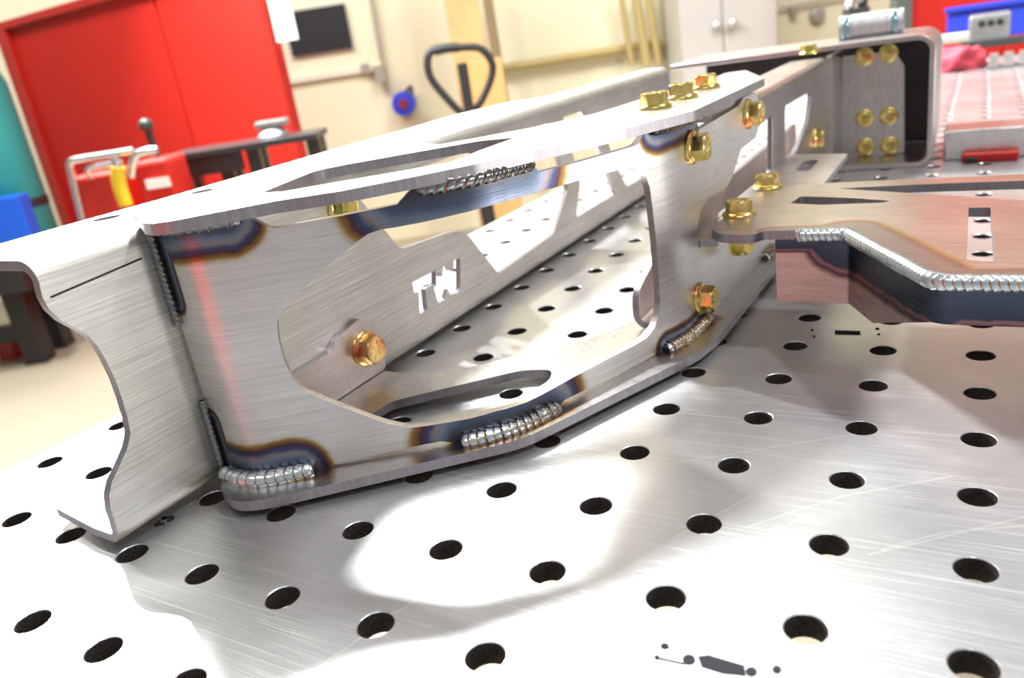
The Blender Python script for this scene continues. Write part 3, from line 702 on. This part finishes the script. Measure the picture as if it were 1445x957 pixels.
# ================================================================== THINGS ON THE TABLE
# polished tube on the cross channel
t_ = thing('steel_tube', at_z(1232, 56, zc), 'short polished steel tube lying on the far top flange', 'tube')
M_pol = steel('polished_steel', (0.92, 0.93, 0.95), 0.30, (200, 30, 30), bump=.03, metal=.7)
a_ = at_y(1186, 42, yc + .09); b_ = at_y(1275, 34, yc + .09); rad = .0165
bm = bmesh.new(); ax = (b_ - a_); ax.z = 0; L_ = ax.length; rot_ = ax.to_track_quat('Z', 'Y').to_matrix().to_4x4()
mt = Matrix.Translation((a_.x, a_.y, zc + .0125 + .0045)) @ rot_
lathe(bm, [(rad - .004, .0), (rad, 0), (rad, L_), (rad - .004, L_), (rad - .004, .0)], 28, mt, cap=False); finish('tube_wall', bm, M_pol, t_, smooth=40)
for k in (0.12, .88):
    bm = bmesh.new(); lathe(bm, [(rad + .0003, L_ * k - .004), (rad + .0009, L_ * k - .003), (rad + .0009, L_ * k + .003), (rad + .0003, L_ * k + .004)], 28, mt, cap=False)
    finish('tinted_band', bm, simple('blued_band', (0.45, 0.62, 0.72), .2, 1.0), t_, smooth=40)['label'] = 'light blue heat-tinted band'
# square bar lying across behind the frame
yb = 0.83
q0 = at_y(1332, 186, yb); q1 = at_y(1332, 228, yb)
bar = thing('square_tube', (0.06, yb + .03, 0), 'low square steel tube lying across the table right of the frame', 'tube')
bm = bmesh.new(); hb = max(.03, q0.z)
box(bm, (q0.x, yb, 0.0), (0.42, yb + .06, hb)); finish('tube_body', bm, M_top, bar, bevel=.003, smooth=30)
q0 = at_y(1357, 224, yb - .012); q1 = at_y(1438, 213, yb - .012)
cl = thing('red_bar_clamp', ((q0.x + q1.x) / 2, yb - .012, 0), 'small red bar in front of the low square tube', 'clamp')
M_red = simple('red_paint', (0.70, 0.02, 0.015), 0.35)
bm = bmesh.new(); box(bm, (q0.x, yb - .020, 0.0), (q1.x, yb - .004, max(.01, q1.z))); finish('clamp_bar', bm, M_red, cl, bevel=.002)
bm = bmesh.new(); box(bm, (q0.x + .004, yb - .024, 0.0), (q0.x + .016, yb - .0205, max(.008, q1.z) * .7)); finish('clamp_foot', bm, M_black, cl, bevel=.001)
# far things on the table (right)
def onz(u, v): return at_z(u, v, 0)
M_rag = simple('pink_cloth', (0.80, 0.10, 0.14), 0.9, 0, .2, 30)
q = onz(1343, 101); sc = (q - CAM).length / FPX
bm = bmesh.new(); bmesh.ops.create_icosphere(bm, subdivisions=4, radius=1)
for v in bm.verts:
    c = v.co.copy(); k = 1 + .35 * noise.noise(c * 1.6 + Vector((3, 1, 2))) + .14 * noise.noise(c * 4.5)
    v.co = Vector((c.x * 30 * sc * k, c.y * 26 * sc * k, max(0, (c.z * .9 + .25)) * 26 * sc * k)) + Vector((q.x, q.y + .03, 0))
tag(finish('shop_rag', bm, M_rag, smooth=80), 'crumpled pink red shop rag lying on the far table', 'rag')
blk = onz(1396, 66); sc = (blk - CAM).length / FPX
M_grey = simple('grey_cast_metal', (0.33, 0.34, 0.34), .45, .6, .1, 40)
gb = thing('angle_block', (blk.x, blk.y, 0), 'grey metal block with three dark holes standing near the blue bin', 'block')
bm = bmesh.new(); box(bm, (blk.x - 22 * sc, blk.y, 0), (blk.x + 20 * sc, blk.y + 30 * sc, 36 * sc)); finish('block_body', bm, M_grey, gb, bevel=.008)
for k in range(3):
    bm = bmesh.new(); lathe(bm, [(3.4 * sc, -.002), (3.4 * sc, .002)], 14, Matrix.Translation((blk.x + (-9 + 9 * k) * sc, blk.y, 26 * sc)) @ Matrix.Rotation(math.pi / 2, 4, 'X')); finish('hole', bm, M_black, gb)
bm = bmesh.new(); box(bm, (blk.x - 30 * sc, blk.y - 8 * sc, 0), (blk.x + 34 * sc, blk.y - .001, 9 * sc)); finish('block_foot', bm, simple('dark_grey_metal', (.1, .1, .11), .4, .6), gb, bevel=.003)
e0 = onz(1318, 66); e1 = onz(1372, 60); sc = (e0 - CAM).length / FPX
bm = bmesh.new(); tube(bm, [(e0.x, e0.y, 7 * sc), (e1.x, e1.y, 7 * sc)], 6 * sc, 14)
tag(finish('steel_rod', bm, M_pol, smooth=40), 'bright steel rod lying left of the grey block', 'rod')
bb_ = onz(1405, 52); sc = (bb_ - CAM).length / FPX
M_blue = simple('blue_plastic', (0.03, 0.06, 0.62), .35)
bn = thing('parts_bin', (bb_.x, bb_.y, 0), 'blue plastic parts bin at the far right end of the table', 'bin')
def open_box(bm, lo, hi, t):
    box(bm, lo, (hi[0], hi[1], lo[2] + t)); box(bm, (lo[0], lo[1], lo[2] + t), (hi[0], lo[1] + t, hi[2])); box(bm, (lo[0], hi[1] - t, lo[2] + t), (hi[0], hi[1], hi[2]))
    box(bm, (lo[0], lo[1] + t, lo[2] + t), (lo[0] + t, hi[1] - t, hi[2])); box(bm, (hi[0] - t, lo[1] + t, lo[2] + t), (hi[0], hi[1] - t, hi[2]))
bm = bmesh.new(); open_box(bm, (bb_.x - 50 * sc, bb_.y, 0), (bb_.x + 75 * sc, bb_.y + .2, 36 * sc), .006); finish('bin_body', bm, M_blue, bn, bevel=.002)
bm = bmesh.new(); box(bm, (bb_.x - 53 * sc, bb_.y - .012, 33 * sc), (bb_.x + 78 * sc, bb_.y - .0005, 38 * sc)); finish('bin_rim', bm, M_blue, bn, bevel=.002)
q = onz(1395, 99); sc = (q - CAM).length / FPX
cb = thing('slotted_block', (q.x, q.y, 0), 'row of upright steel plates with dark gaps at the right edge of the table', 'block')
bm = bmesh.new(); box(bm, (q.x - 2 * sc, q.y, 0), (q.x + 75 * sc, q.y + 26 * sc, 3 * sc)); finish('block_base', bm, M_grey, cb)
for k in range(5):
    bm = bmesh.new(); box(bm, (q.x + (k * 15) * sc, q.y + .001, 3 * sc), (q.x + (k * 15 + 9) * sc, q.y + 24 * sc, 17 * sc)); finish('upright_plate', bm, M_top, cb, bevel=.001)
q = onz(1212, 24)
q = rm(1212, 22, 2.6); sc = 2.6 / FPX * 1.1
# ================================================================== BACKGROUND ROOM THINGS
def rbox(name, ll, ur, D, depth, mat, parent=None, bevel=None, dz=0.0):
    """box aligned with the room; ll and ur are its front face's lower left and upper right corners in the view"""
    a = rm(*ll, D); b = rm(*ur, D)
    bm = bmesh.new(); box(bm, (min(a.x, b.x), D, min(a.z, b.z)), (max(a.x, b.x), D + depth, max(a.z, b.z))); bmesh.ops.transform(bm, matrix=ROOM, verts=bm.verts)
    return finish(name, bm, mat, parent, bevel=bevel)
def rloc(u, v, D, z=None):
    p = rm(u, v, D); p = ROOM @ p
    if z is not None: p.z = z
    return p
M_redp = simple('red_panel_paint', (0.56, 0.010, 0.002), 0.65, 0, .06, 1.2)
M_redd = simple('red_frame_paint', (0.50, 0.02, 0.012), 0.4)
# big red panel, turned a little; three sheets in a frame
red = thing('red_partition', rloc(200, 250, 4.0, FLOOR), 'large red sheet metal partition filling the upper left background', 'partition')
pa = rm(2, 32, 4.35); pb = rm(110, 2, 4.35)
Dl = 4.55; pL = rm(-4, 34, Dl)
def k_of(u, v): return rm(u, v, 1.0).z - CAM.z
Dr = Dl * k_of(-4, 34) / k_of(110, 1); pR0 = rm(110, 1, Dr)
dirp = Vector((pR0.x - pL.x, pR0.y - pL.y, 0)).normalized()
zt_ = pL.z
def on_panel(u, v):
    d = rm(u, v, 1.0) - Vector((0, 0, CAM.z)); nn_ = Vector((dirp.y, -dirp.x, 0)); t = (pL.x * nn_.x + pL.y * nn_.y) / (d.x * nn_.x + d.y * nn_.y)
    return Vector((d.x * t, d.y * t, 0))
LenR = (on_panel(418, 170) - Vector((pL.x, pL.y, 0))).length
PM = ROOM @ Matrix(((dirp.x, -dirp.y, 0, pL.x), (dirp.y, dirp.x, 0, pL.y), (0, 0, 1, 0), (0, 0, 0, 1)))
s1 = (on_panel(250, 120) - Vector((pL.x, pL.y, 0))).length
for x0, x1 in ((0.10, s1 - .006), (s1 + .006, LenR - .05)):
    bm = bmesh.new(); box(bm, (x0, 0, FLOOR + .1), (x1, .02, zt_ - .04), PM); finish('panel_sheet', bm, M_redp, red, bevel=.004)
for x0, x1, z0, z1 in ((0, .095, FLOOR, zt_), (LenR - .045, LenR, FLOOR, zt_), (.096, LenR - .046, zt_ - .038, zt_), (s1 - .02, s1 + .02, FLOOR + .1, zt_ - .04)):
    y = -.03 if x0 in (0,) or x1 == LenR or z0 > 0 else .021
    bm = bmesh.new(); box(bm, (x0, y, z0), (x1, y + .05, z1), PM); finish('frame_post', bm, M_redd, red, bevel=.004)
# white sheet hung on the panel's corner
M_white = simple('white_sheet', (0.9, 0.9, 0.88), .6)
pw = on_panel(395, 30); D_ = pw.y - .12
tag(rbox('paper_sheet', (391, 60), (402, -30), D_, .006, M_white), 'white sheet hanging over the right edge of the red partition', 'sheet')
bd = thing('wall_board', rloc(450, 40, WD), 'black rectangular board on the cream wall right of the white sheet', 'board')
rbox('board_face', (413, 80), (485, 5), WD - .03, .022, simple('black_board', (0.012, 0.014, 0.016), .6), bd)
rbox('board_frame', (408, 86), (489, 0), WD - .007, .006, simple('pale_frame', (0.75, 0.70, 0.58), .6), bd)
M_trim = simple('pale_trim', (0.78, 0.74, 0.62), .5)
M_tan = simple('tan_pipe_paint', (0.46, 0.36, 0.15), .5)
structure(rbox('trim_1', (400, 120), (540, 90), WD - .03, .029, M_trim))
structure(rbox('trim_2', (905, 66), (700, 105), WD - .06, .059, M_tan)) if False else None
def rtube(name, pts, D, r, mat, parent=None, n=10, sm=True):
    P_ = [rm(u, v, D) for u, v in pts]
    if sm: P_ = smooth_path(P_, 5)
    bm = bmesh.new(); tube(bm, P_, r, n); bmesh.ops.transform(bm, matrix=ROOM, verts=bm.verts)
    return finish(name, bm, mat, parent, smooth=50)
M_galv = simple('grey_conduit', (0.5, 0.48, 0.42), .4, .5)
cdt = thing('conduit', rloc(533, 60, WD), 'thin grey electrical conduit with junction boxes on the wall above the blue reel', 'conduit')
rtube('pipe', [(520, -30), (548, 130)], WD - .03, .012, M_galv, cdt, sm=False)
rbox('junction_box', (511, 104), (519, 88), WD - .05, .04, M_galv, cdt, bevel=.004); rbox('junction_box', (531, 118), (539, 90), WD - .075, .03, M_galv, cdt, bevel=.004)
# horizontal pipe
tag(rtube('wall_pipe', [(700, 98), (880, 69), (960, 57)], WD - .06, .028, M_tan, sm=False), 'tan horizontal pipe along the cream wall', 'pipe')
for k, (x, w) in enumerate(((878, .018), (899, .03), (916, .022))):
    lab = ('thinnest of the three upright tan pipes left of the grey locker', 'thick middle one of the three upright tan pipes left of the grey locker', 'upright tan pipe closest to the grey locker')[k]
    tag(rtube('upright_pipe', [(x - 6, -30), (x + 14, 92)], WD - .17, w, M_tan, sm=False), lab, 'pipe')
tag(rtube('upright_pipe', [(685, -20), (712, 145), (730, 240)], WD - .17, .030, simple('brown_pipe', (.36, .28, .15), .5), sm=False), 'brown upright pipe right of the pale wooden board', 'pipe')
# blue reel
rl = thing('hose_reel', rloc(569, 147, WD), 'round blue cable reel hung on the cream wall', 'reel')
c_ = rm(569, 147, WD - .14); rr_ = rm(586, 147, WD - .14).x - c_.x
MR = ROOM @ Matrix.Translation((c_.x, WD, c_.z)) @ Matrix.Rotation(math.pi / 2, 4, 'X')
bm = bmesh.new(); lathe(bm, [(rr_ * .5, .01), (rr_, .02), (rr_, .04), (rr_ * .6, .05), (rr_ * .6, .10), (rr_, .11), (rr_ * .95, .13), (rr_ * .5, .135)], 24, MR); finish('reel_drum', bm, M_blue, rl, smooth=40)
bm = bmesh.new(); lathe(bm, [(rr_ * .42, .136), (rr_ * .36, .15)], 16, MR); finish('hub', bm, simple('dark_red', (.25, .02, .03), .5), rl, smooth=40)
bm = bmesh.new(); tube(bm, smooth_path([(c_.x + rr_ * .2, WD - .08, c_.z + rr_ * .8), (c_.x + rr_ * .8, WD - .06, c_.z + rr_ * 1.25), (c_.x + rr_ * .75, WD - .02, c_.z + rr_ * .6)]), .010, 8, mtx=ROOM); finish('hanger', bm, M_black, rl)
# wooden board
M_wood = simple('pale_wood', (0.66, 0.45, 0.20), .6, 0, .12, 6)
wb = rm(676, 100, 4.6); wa = rm(650, 100, 4.6)
bm = bmesh.new(); box(bm, (wa.x - .03, 4.6, FLOOR), (wb.x + .055, 4.66, 1.0)); bmesh.ops.transform(bm, matrix=ROOM, verts=bm.verts)
tag(finish('wooden_board', bm, M_wood, bevel=.004), 'tall pale wooden board standing behind the looped truck handle', 'board')
cbx = rm(658, 150, 4.3); cby = rm(702, 82, 4.3)
bm = bmesh.new(); box(bm, (cbx.x, 4.3, FLOOR), (cby.x + .02, 4.5, cby.z), ROOM)
tag(finish('cardboard_sheet', bm, simple('orange_cardboard', (0.72, 0.40, 0.15), .7), bevel=.004), 'orange tan cardboard stack behind the looped black handle', 'cardboard')
# pallet truck
PJ = 3.6
pj = thing('pallet_truck', rloc(660, 300, PJ, FLOOR), 'pallet truck with black looped handle standing behind the frame', 'pallet truck')
loop = [(655, 164), (630, 138), (607, 108), (604, 80), (617, 69), (648, 67), (677, 68), (693, 86), (694, 106), (683, 135), (668, 160)]
rtube('handle_loop', loop, PJ, .017, M_black, pj)
rtube('handle_grip', [(613, 72), (630, 68), (648, 67)], PJ - .001, .021, M_black, pj)
rbox('lever_plate', (656, 162), (659, 88), PJ - .02, .018, M_black, pj)
a_ = rm(661, 158, PJ)
bm = bmesh.new(); tube(bm, [(a_.x, PJ, a_.z), (a_.x + .02, PJ + .03, FLOOR + .22)], .032, 12, mtx=ROOM); finish('tiller', bm, M_black, pj, smooth=40)
bm = bmesh.new(); box(bm, (a_.x - .22, PJ + .0, FLOOR + .12), (a_.x + .24, PJ + .18, FLOOR + .22), ROOM); finish('head_block', bm, M_black, pj, bevel=.01)
for sx in (-1, 1):
    bm = bmesh.new(); box(bm, (a_.x + .15 * sx - .07, PJ + .181, FLOOR + .07), (a_.x + .15 * sx + .07, PJ + .66, FLOOR + .12), ROOM); finish('fork', bm, M_black, pj, bevel=.01)
    bm = bmesh.new(); lathe(bm, [(.09, -.03), (.09, .03)], 20, ROOM @ Matrix.Translation((a_.x + .07 * sx, PJ + .09, FLOOR + .09)) @ Matrix.Rotation(math.pi / 2, 4, 'Y')); finish('wheel', bm, simple('black_rubber', (.015, .015, .015), .7), pj, smooth=40)
# locker
M_lock = simple('grey_locker_paint', (0.55, 0.53, 0.50), .45)
la = rm(961, 92, 4.75); lb = rm(1093, 10, 4.75)
lk = thing('steel_locker', rloc(1020, 200, 4.75, FLOOR), 'grey two door steel locker against the back wall', 'locker')
bm = bmesh.new(); box(bm, (la.x + .01, 4.75, FLOOR), (lb.x + .01, 5.15, 1.1), ROOM); finish('body', bm, M_lock, lk)
mid = rm(1019, 40, 4.75).x
for x0, x1, kx in ((la.x + .008, mid - .004, mid - .045), (mid + .004, lb.x + .002, mid + .045)):
    bm = bmesh.new(); box(bm, (x0, 4.73, FLOOR + .06), (x1, 4.7495, 1.08), ROOM); d_ = finish('door', bm, M_lock, lk, bevel=.003)
    bm = bmesh.new(); bmesh.ops.create_uvsphere(bm, u_segments=14, v_segments=8, radius=.024, matrix=ROOM @ Matrix.Translation((kx, 4.70, rm(1019, 34, 4.75).z)))
    kn = finish('knob', bm, M_pol, None, smooth=60); kn.parent = d_
# right wall bits
tag(rbox('socket_box', (1117, 22), (1126, 8), WD - .05, .045, M_galv, bevel=.004), 'small grey wall box left of the round wall fitting', 'socket')
c_ = rm(1152, 22, WD); bm = bmesh.new(); lathe(bm, [(.05, 0.001), (.05, .02), (.03, .04)], 20, ROOM @ Matrix.Translation((c_.x, WD, c_.z)) @ Matrix.Rotation(math.pi / 2, 4, 'X'))
tag(finish('wall_fitting', bm, M_galv, smooth=40), 'round grey fitting on the cream wall right of the locker', 'fitting')
tag(rtube('wall_cable', [(1100, 12), (1180, -3), (1260, -16)], WD - .03, .008, M_galv, sm=False), 'thin grey cable running along the wall right of the locker', 'cable')
# right red partition
r2 = thing('red_partition', rloc(1370, 200, 3.6, FLOOR), 'red sheet metal partition behind the blue bin at upper right', 'partition')
a_ = rm(1285, 40, 3.6); b_ = rm(1560, 0, 3.6); m1 = rm(1420, 20, 3.6).x
for x0, x1 in ((a_.x, m1 - .004), (m1 + .004, b_.x)):
    bm = bmesh.new(); box(bm, (x0, 3.6, FLOOR + .1), (x1, 3.62, 1.2), ROOM); finish('panel_sheet', bm, M_redp, r2, bevel=.004)
bm = bmesh.new(); box(bm, (a_.x - .075, 3.58, FLOOR), (a_.x - .004, 3.64, 1.2), ROOM); finish('frame_post', bm, simple('green_grey_post', (.10, .12, .10), .5), r2, bevel=.004)['label'] = 'dark grey green corner post'
# small black tool
p_ = rm(1213, 10, 2.15); w_ = 15 * 2.15 / FPX
bt = thing('bench_clamp', ROOM @ Vector((p_.x, 2.15, 0)), 'black clamp with two chrome knobs standing behind the polished tube', 'clamp')
bm = bmesh.new(); box(bm, (p_.x - w_, 2.15, 0.0), (p_.x + w_, 2.19, p_.z), ROOM); finish('clamp_body', bm, M_black, bt, bevel=.004)
for k in (-.6, .6):
    bm = bmesh.new(); bmesh.ops.create_uvsphere(bm, u_segments=12, v_segments=8, radius=w_ * .45, matrix=ROOM @ Matrix.Translation((p_.x + w_ * k, 2.17, p_.z + w_ * .3))); finish('knob', bm, M_chrome if k < 0 else M_black, bt, smooth=60)
# dark workbench in front of the red partition
M_bench = simple('dark_bench_steel', (0.045, 0.047, 0.05), .35, .3)
WB = 2.75
a_ = rm(232, 218, WB); b_ = rm(446, 190, WB)
wbn = thing('workbench', rloc(340, 230, WB, FLOOR), 'dark steel workbench in front of the large red partition', 'workbench')
ztop = (a_.z + b_.z) / 2
bm = bmesh.new(); box(bm, (a_.x, WB, ztop - .022), (b_.x, WB + .22, ztop), ROOM); finish('bench_top', bm, M_bench, wbn, bevel=.004)
bm = bmesh.new(); box(bm, (a_.x + .02, WB + .03, ztop - .085), (rm(330, 200, WB).x, WB + .06, ztop - .0225), ROOM); finish('apron', bm, M_bench, wbn, bevel=.004)
for u in (240, 306, 350, 440):
    x = rm(u, 220, WB).x
    for yy in (WB + .03, WB + .11):
        bm = bmesh.new(); box(bm, (x - .022, yy + .031, FLOOR), (x + .022, yy + .075, ztop - .0225), ROOM); finish('leg', bm, M_bench, wbn)
vz = thing('bench_vise', rloc(372, 205, WB, ztop), 'grey rounded casting on the right half of the dark workbench', 'vise')
bm = bmesh.new(); x = rm(372, 200, WB).x
lathe(bm, [(.03, 0), (.055, .004), (.045, .02), (.02, .03)], 18, ROOM @ Matrix.Translation((x, WB + .15, ztop))); finish('vise_base', bm, M_grey, vz, smooth=40)
bm = bmesh.new(); box(bm, (x - .05, WB + .12, ztop + .03), (x + .06, WB + .18, ztop + .055), ROOM); finish('vise_jaw', bm, M_grey, vz, bevel=.006)
# welder cart, chrome rail, yellow torch, black levers
cart = thing('welding_cart', rloc(165, 260, 2.55, FLOOR), 'red welding machine cart with chrome handle rail beside the dark workbench', 'cart')
WC = 2.5
a_ = rm(108, 300, WC); b_ = rm(226, 240, WC)
bm = bmesh.new(); box(bm, (a_.x, WC, FLOOR + .12), (rm(168, 250, WC).x, WC + .2, rm(140, 246, WC).z), ROOM); finish('cart_cabinet', bm, M_redd, cart, bevel=.01)
bm = bmesh.new(); box(bm, (rm(186, 250, WC).x, WC + .02, FLOOR + .12), (rm(236, 240, WC).x, WC + .19, rm(210, 228, WC).z), ROOM); finish('welder_body', bm, M_redp, cart, bevel=.012)
bm = bmesh.new(); box(bm, (a_.x - .02, WC - .02, FLOOR + .08), (b_.x + .05, WC + .21, FLOOR + .1195), ROOM); finish('cart_deck', bm, M_black, cart)
rtube('handle_rail', [(116, 310), (101, 245), (99, 232), (106, 226), (150, 219), (188, 213)], WC - .04, .011, M_chrome, cart)
rtube('handle_rail', [(128, 252), (125, 238), (150, 232), (172, 228)], WC - .05, .008, M_chrome, cart)
rtube('handle_rail', [(184, 250), (190, 222), (204, 214), (222, 212)], WC - .05, .012, M_chrome, cart)
rbox('name_plate', (208, 268), (236, 250), WC + .008, .012, M_white, cart)['label'] = 'white plate on the front of the red machine'
for sx in (0.15, .85):
    bm = bmesh.new(); lathe(bm, [(.06, -.02), (.06, .02)], 18, ROOM @ Matrix.Translation((a_.x + (b_.x - a_.x) * sx, WC + .1, FLOOR + .06)) @ Matrix.Rotation(math.pi / 2, 4, 'Y')); finish('wheel', bm, M_black, cart, smooth=40)
yt = thing('yellow_torch', rloc(172, 260, WC - .1), 'yellow handled torch hanging between the two red machines', 'torch')
rtube('torch_handle', [(166, 236), (169, 262), (178, 290)], WC - .09, .020, simple('yellow_plastic', (.8, .55, .02), .4), yt)
rtube('torch_neck', [(160, 222), (166, 237)], WC - .09, .012, M_chrome, yt)
lv = thing('shift_lever', rloc(208, 190, WC), 'black ball ended lever standing up between cart and workbench', 'lever')
rtube('lever_rod', [(222, 222), (216, 205), (208, 182)], WC + .15, .012, M_black, lv)
c_ = rm(206, 177, WC + .15); bm = bmesh.new(); bmesh.ops.create_uvsphere(bm, u_segments=16, v_segments=10, radius=.022, matrix=ROOM @ Matrix.Translation(c_)); finish('lever_ball', bm, simple('dark_green_knob', (.03, .05, .04), .4), lv, smooth=60)
# teal gas cylinder, blue box
M_teal = simple('teal_paint', (0.02, 0.26, 0.25), .4)
DG = 3.78; RKT = -.345
a_ = rm(8, 240, DG); rg = .125
gc = thing('gas_cylinder', ROOM @ Vector((a_.x, DG, RKT)), 'teal gas cylinder standing on the black rack at the left edge', 'gas cylinder')
MG = ROOM @ Matrix.Translation((a_.x, DG, 0))
bm = bmesh.new(); lathe(bm, [(rg * .9, RKT), (rg, RKT + .02), (rg, .36), (rg * .8, .45), (rg * .35, .51), (rg * .3, .55)], 28, MG); finish('cylinder_body', bm, M_teal, gc, smooth=40)
bm = bmesh.new(); lathe(bm, [(.035, .551), (.035, .59), (.02, .63)], 16, MG); finish('valve', bm, M_chrome, gc, smooth=40)
zs_ = rm(40, 285, DG).z
bm = bmesh.new(); lathe(bm, [(rg + .002, zs_ - .02), (rg + .006, zs_), (rg + .002, zs_ + .02)], 28, MG, cap=False); finish('strap', bm, M_black, gc, smooth=40)
b_ = rm(24, 276, 3.55); bm = bmesh.new(); box(bm, (b_.x - .22, 3.55, RKT), (b_.x, 3.64, b_.z), ROOM)
tag(finish('blue_crate', bm, simple('strong_blue_paint', (0.01, .10, .62), .4), bevel=.006), 'bright blue box at the left edge in front of the gas cylinder', 'box')
# black rack at lower left
gp = at_z(52, 514, FLOOR); D3 = (ROOM.inverted() @ gp).y
rk = thing('steel_rack', (gp.x, gp.y, FLOOR), 'black steel rack standing on the floor at lower left', 'rack')
r_ = ROOM.inverted() @ gp
M_rack = simple('black_steel_rack', (0.025, 0.023, 0.022), .4, .2)
for dx, dy in ((0, 0), (-1.3, 0), (0, .2), (-1.3, .2)):
    bm = bmesh.new(); box(bm, (r_.x + dx - .05, D3 + dy, FLOOR), (r_.x + dx + .05, D3 + dy + .1, -.52), ROOM); finish('leg', bm, M_rack, rk, bevel=.004)
bm = bmesh.new(); box(bm, (r_.x - 1.4, D3 - .12, -.5195), (r_.x + .16, D3 + .32, -.345), ROOM); finish('rack_top', bm, M_rack, rk, bevel=.004)
bm = bmesh.new(); box(bm, (r_.x - 1.24, D3 + .02, FLOOR + .12), (r_.x - .051, D3 + .08, FLOOR + .20), ROOM); finish('crossbar', bm, M_rack, rk, bevel=.004)
for k, (dx, c, nm, lb_) in enumerate(((-.22, (.35, .03, .02), 'red_can', 'small dark red can on the floor under the black rack'), (-.42, (.7, .68, .62), 'white_can', 'small off white can on the floor under the black rack'))):
    bm = bmesh.new(); lathe(bm, [(.06, .001), (.06, .15), (.05, .16), (.02, .165)], 20, ROOM @ Matrix.Translation((r_.x + dx, D3 + .2, FLOOR)))
    tag(finish(nm, bm, simple(nm + '_paint', c, .4), smooth=40), lb_, 'can')
# red curtain behind the photographer: seen only mirrored in the bare steel
bm = bmesh.new(); box(bm, (-0.95, -1.33, FLOOR), (-0.40, -1.30, 0.30))
tag(finish('welding_curtain', bm, M_redwall), 'red welding curtain standing behind the near edge of the table', 'curtain')
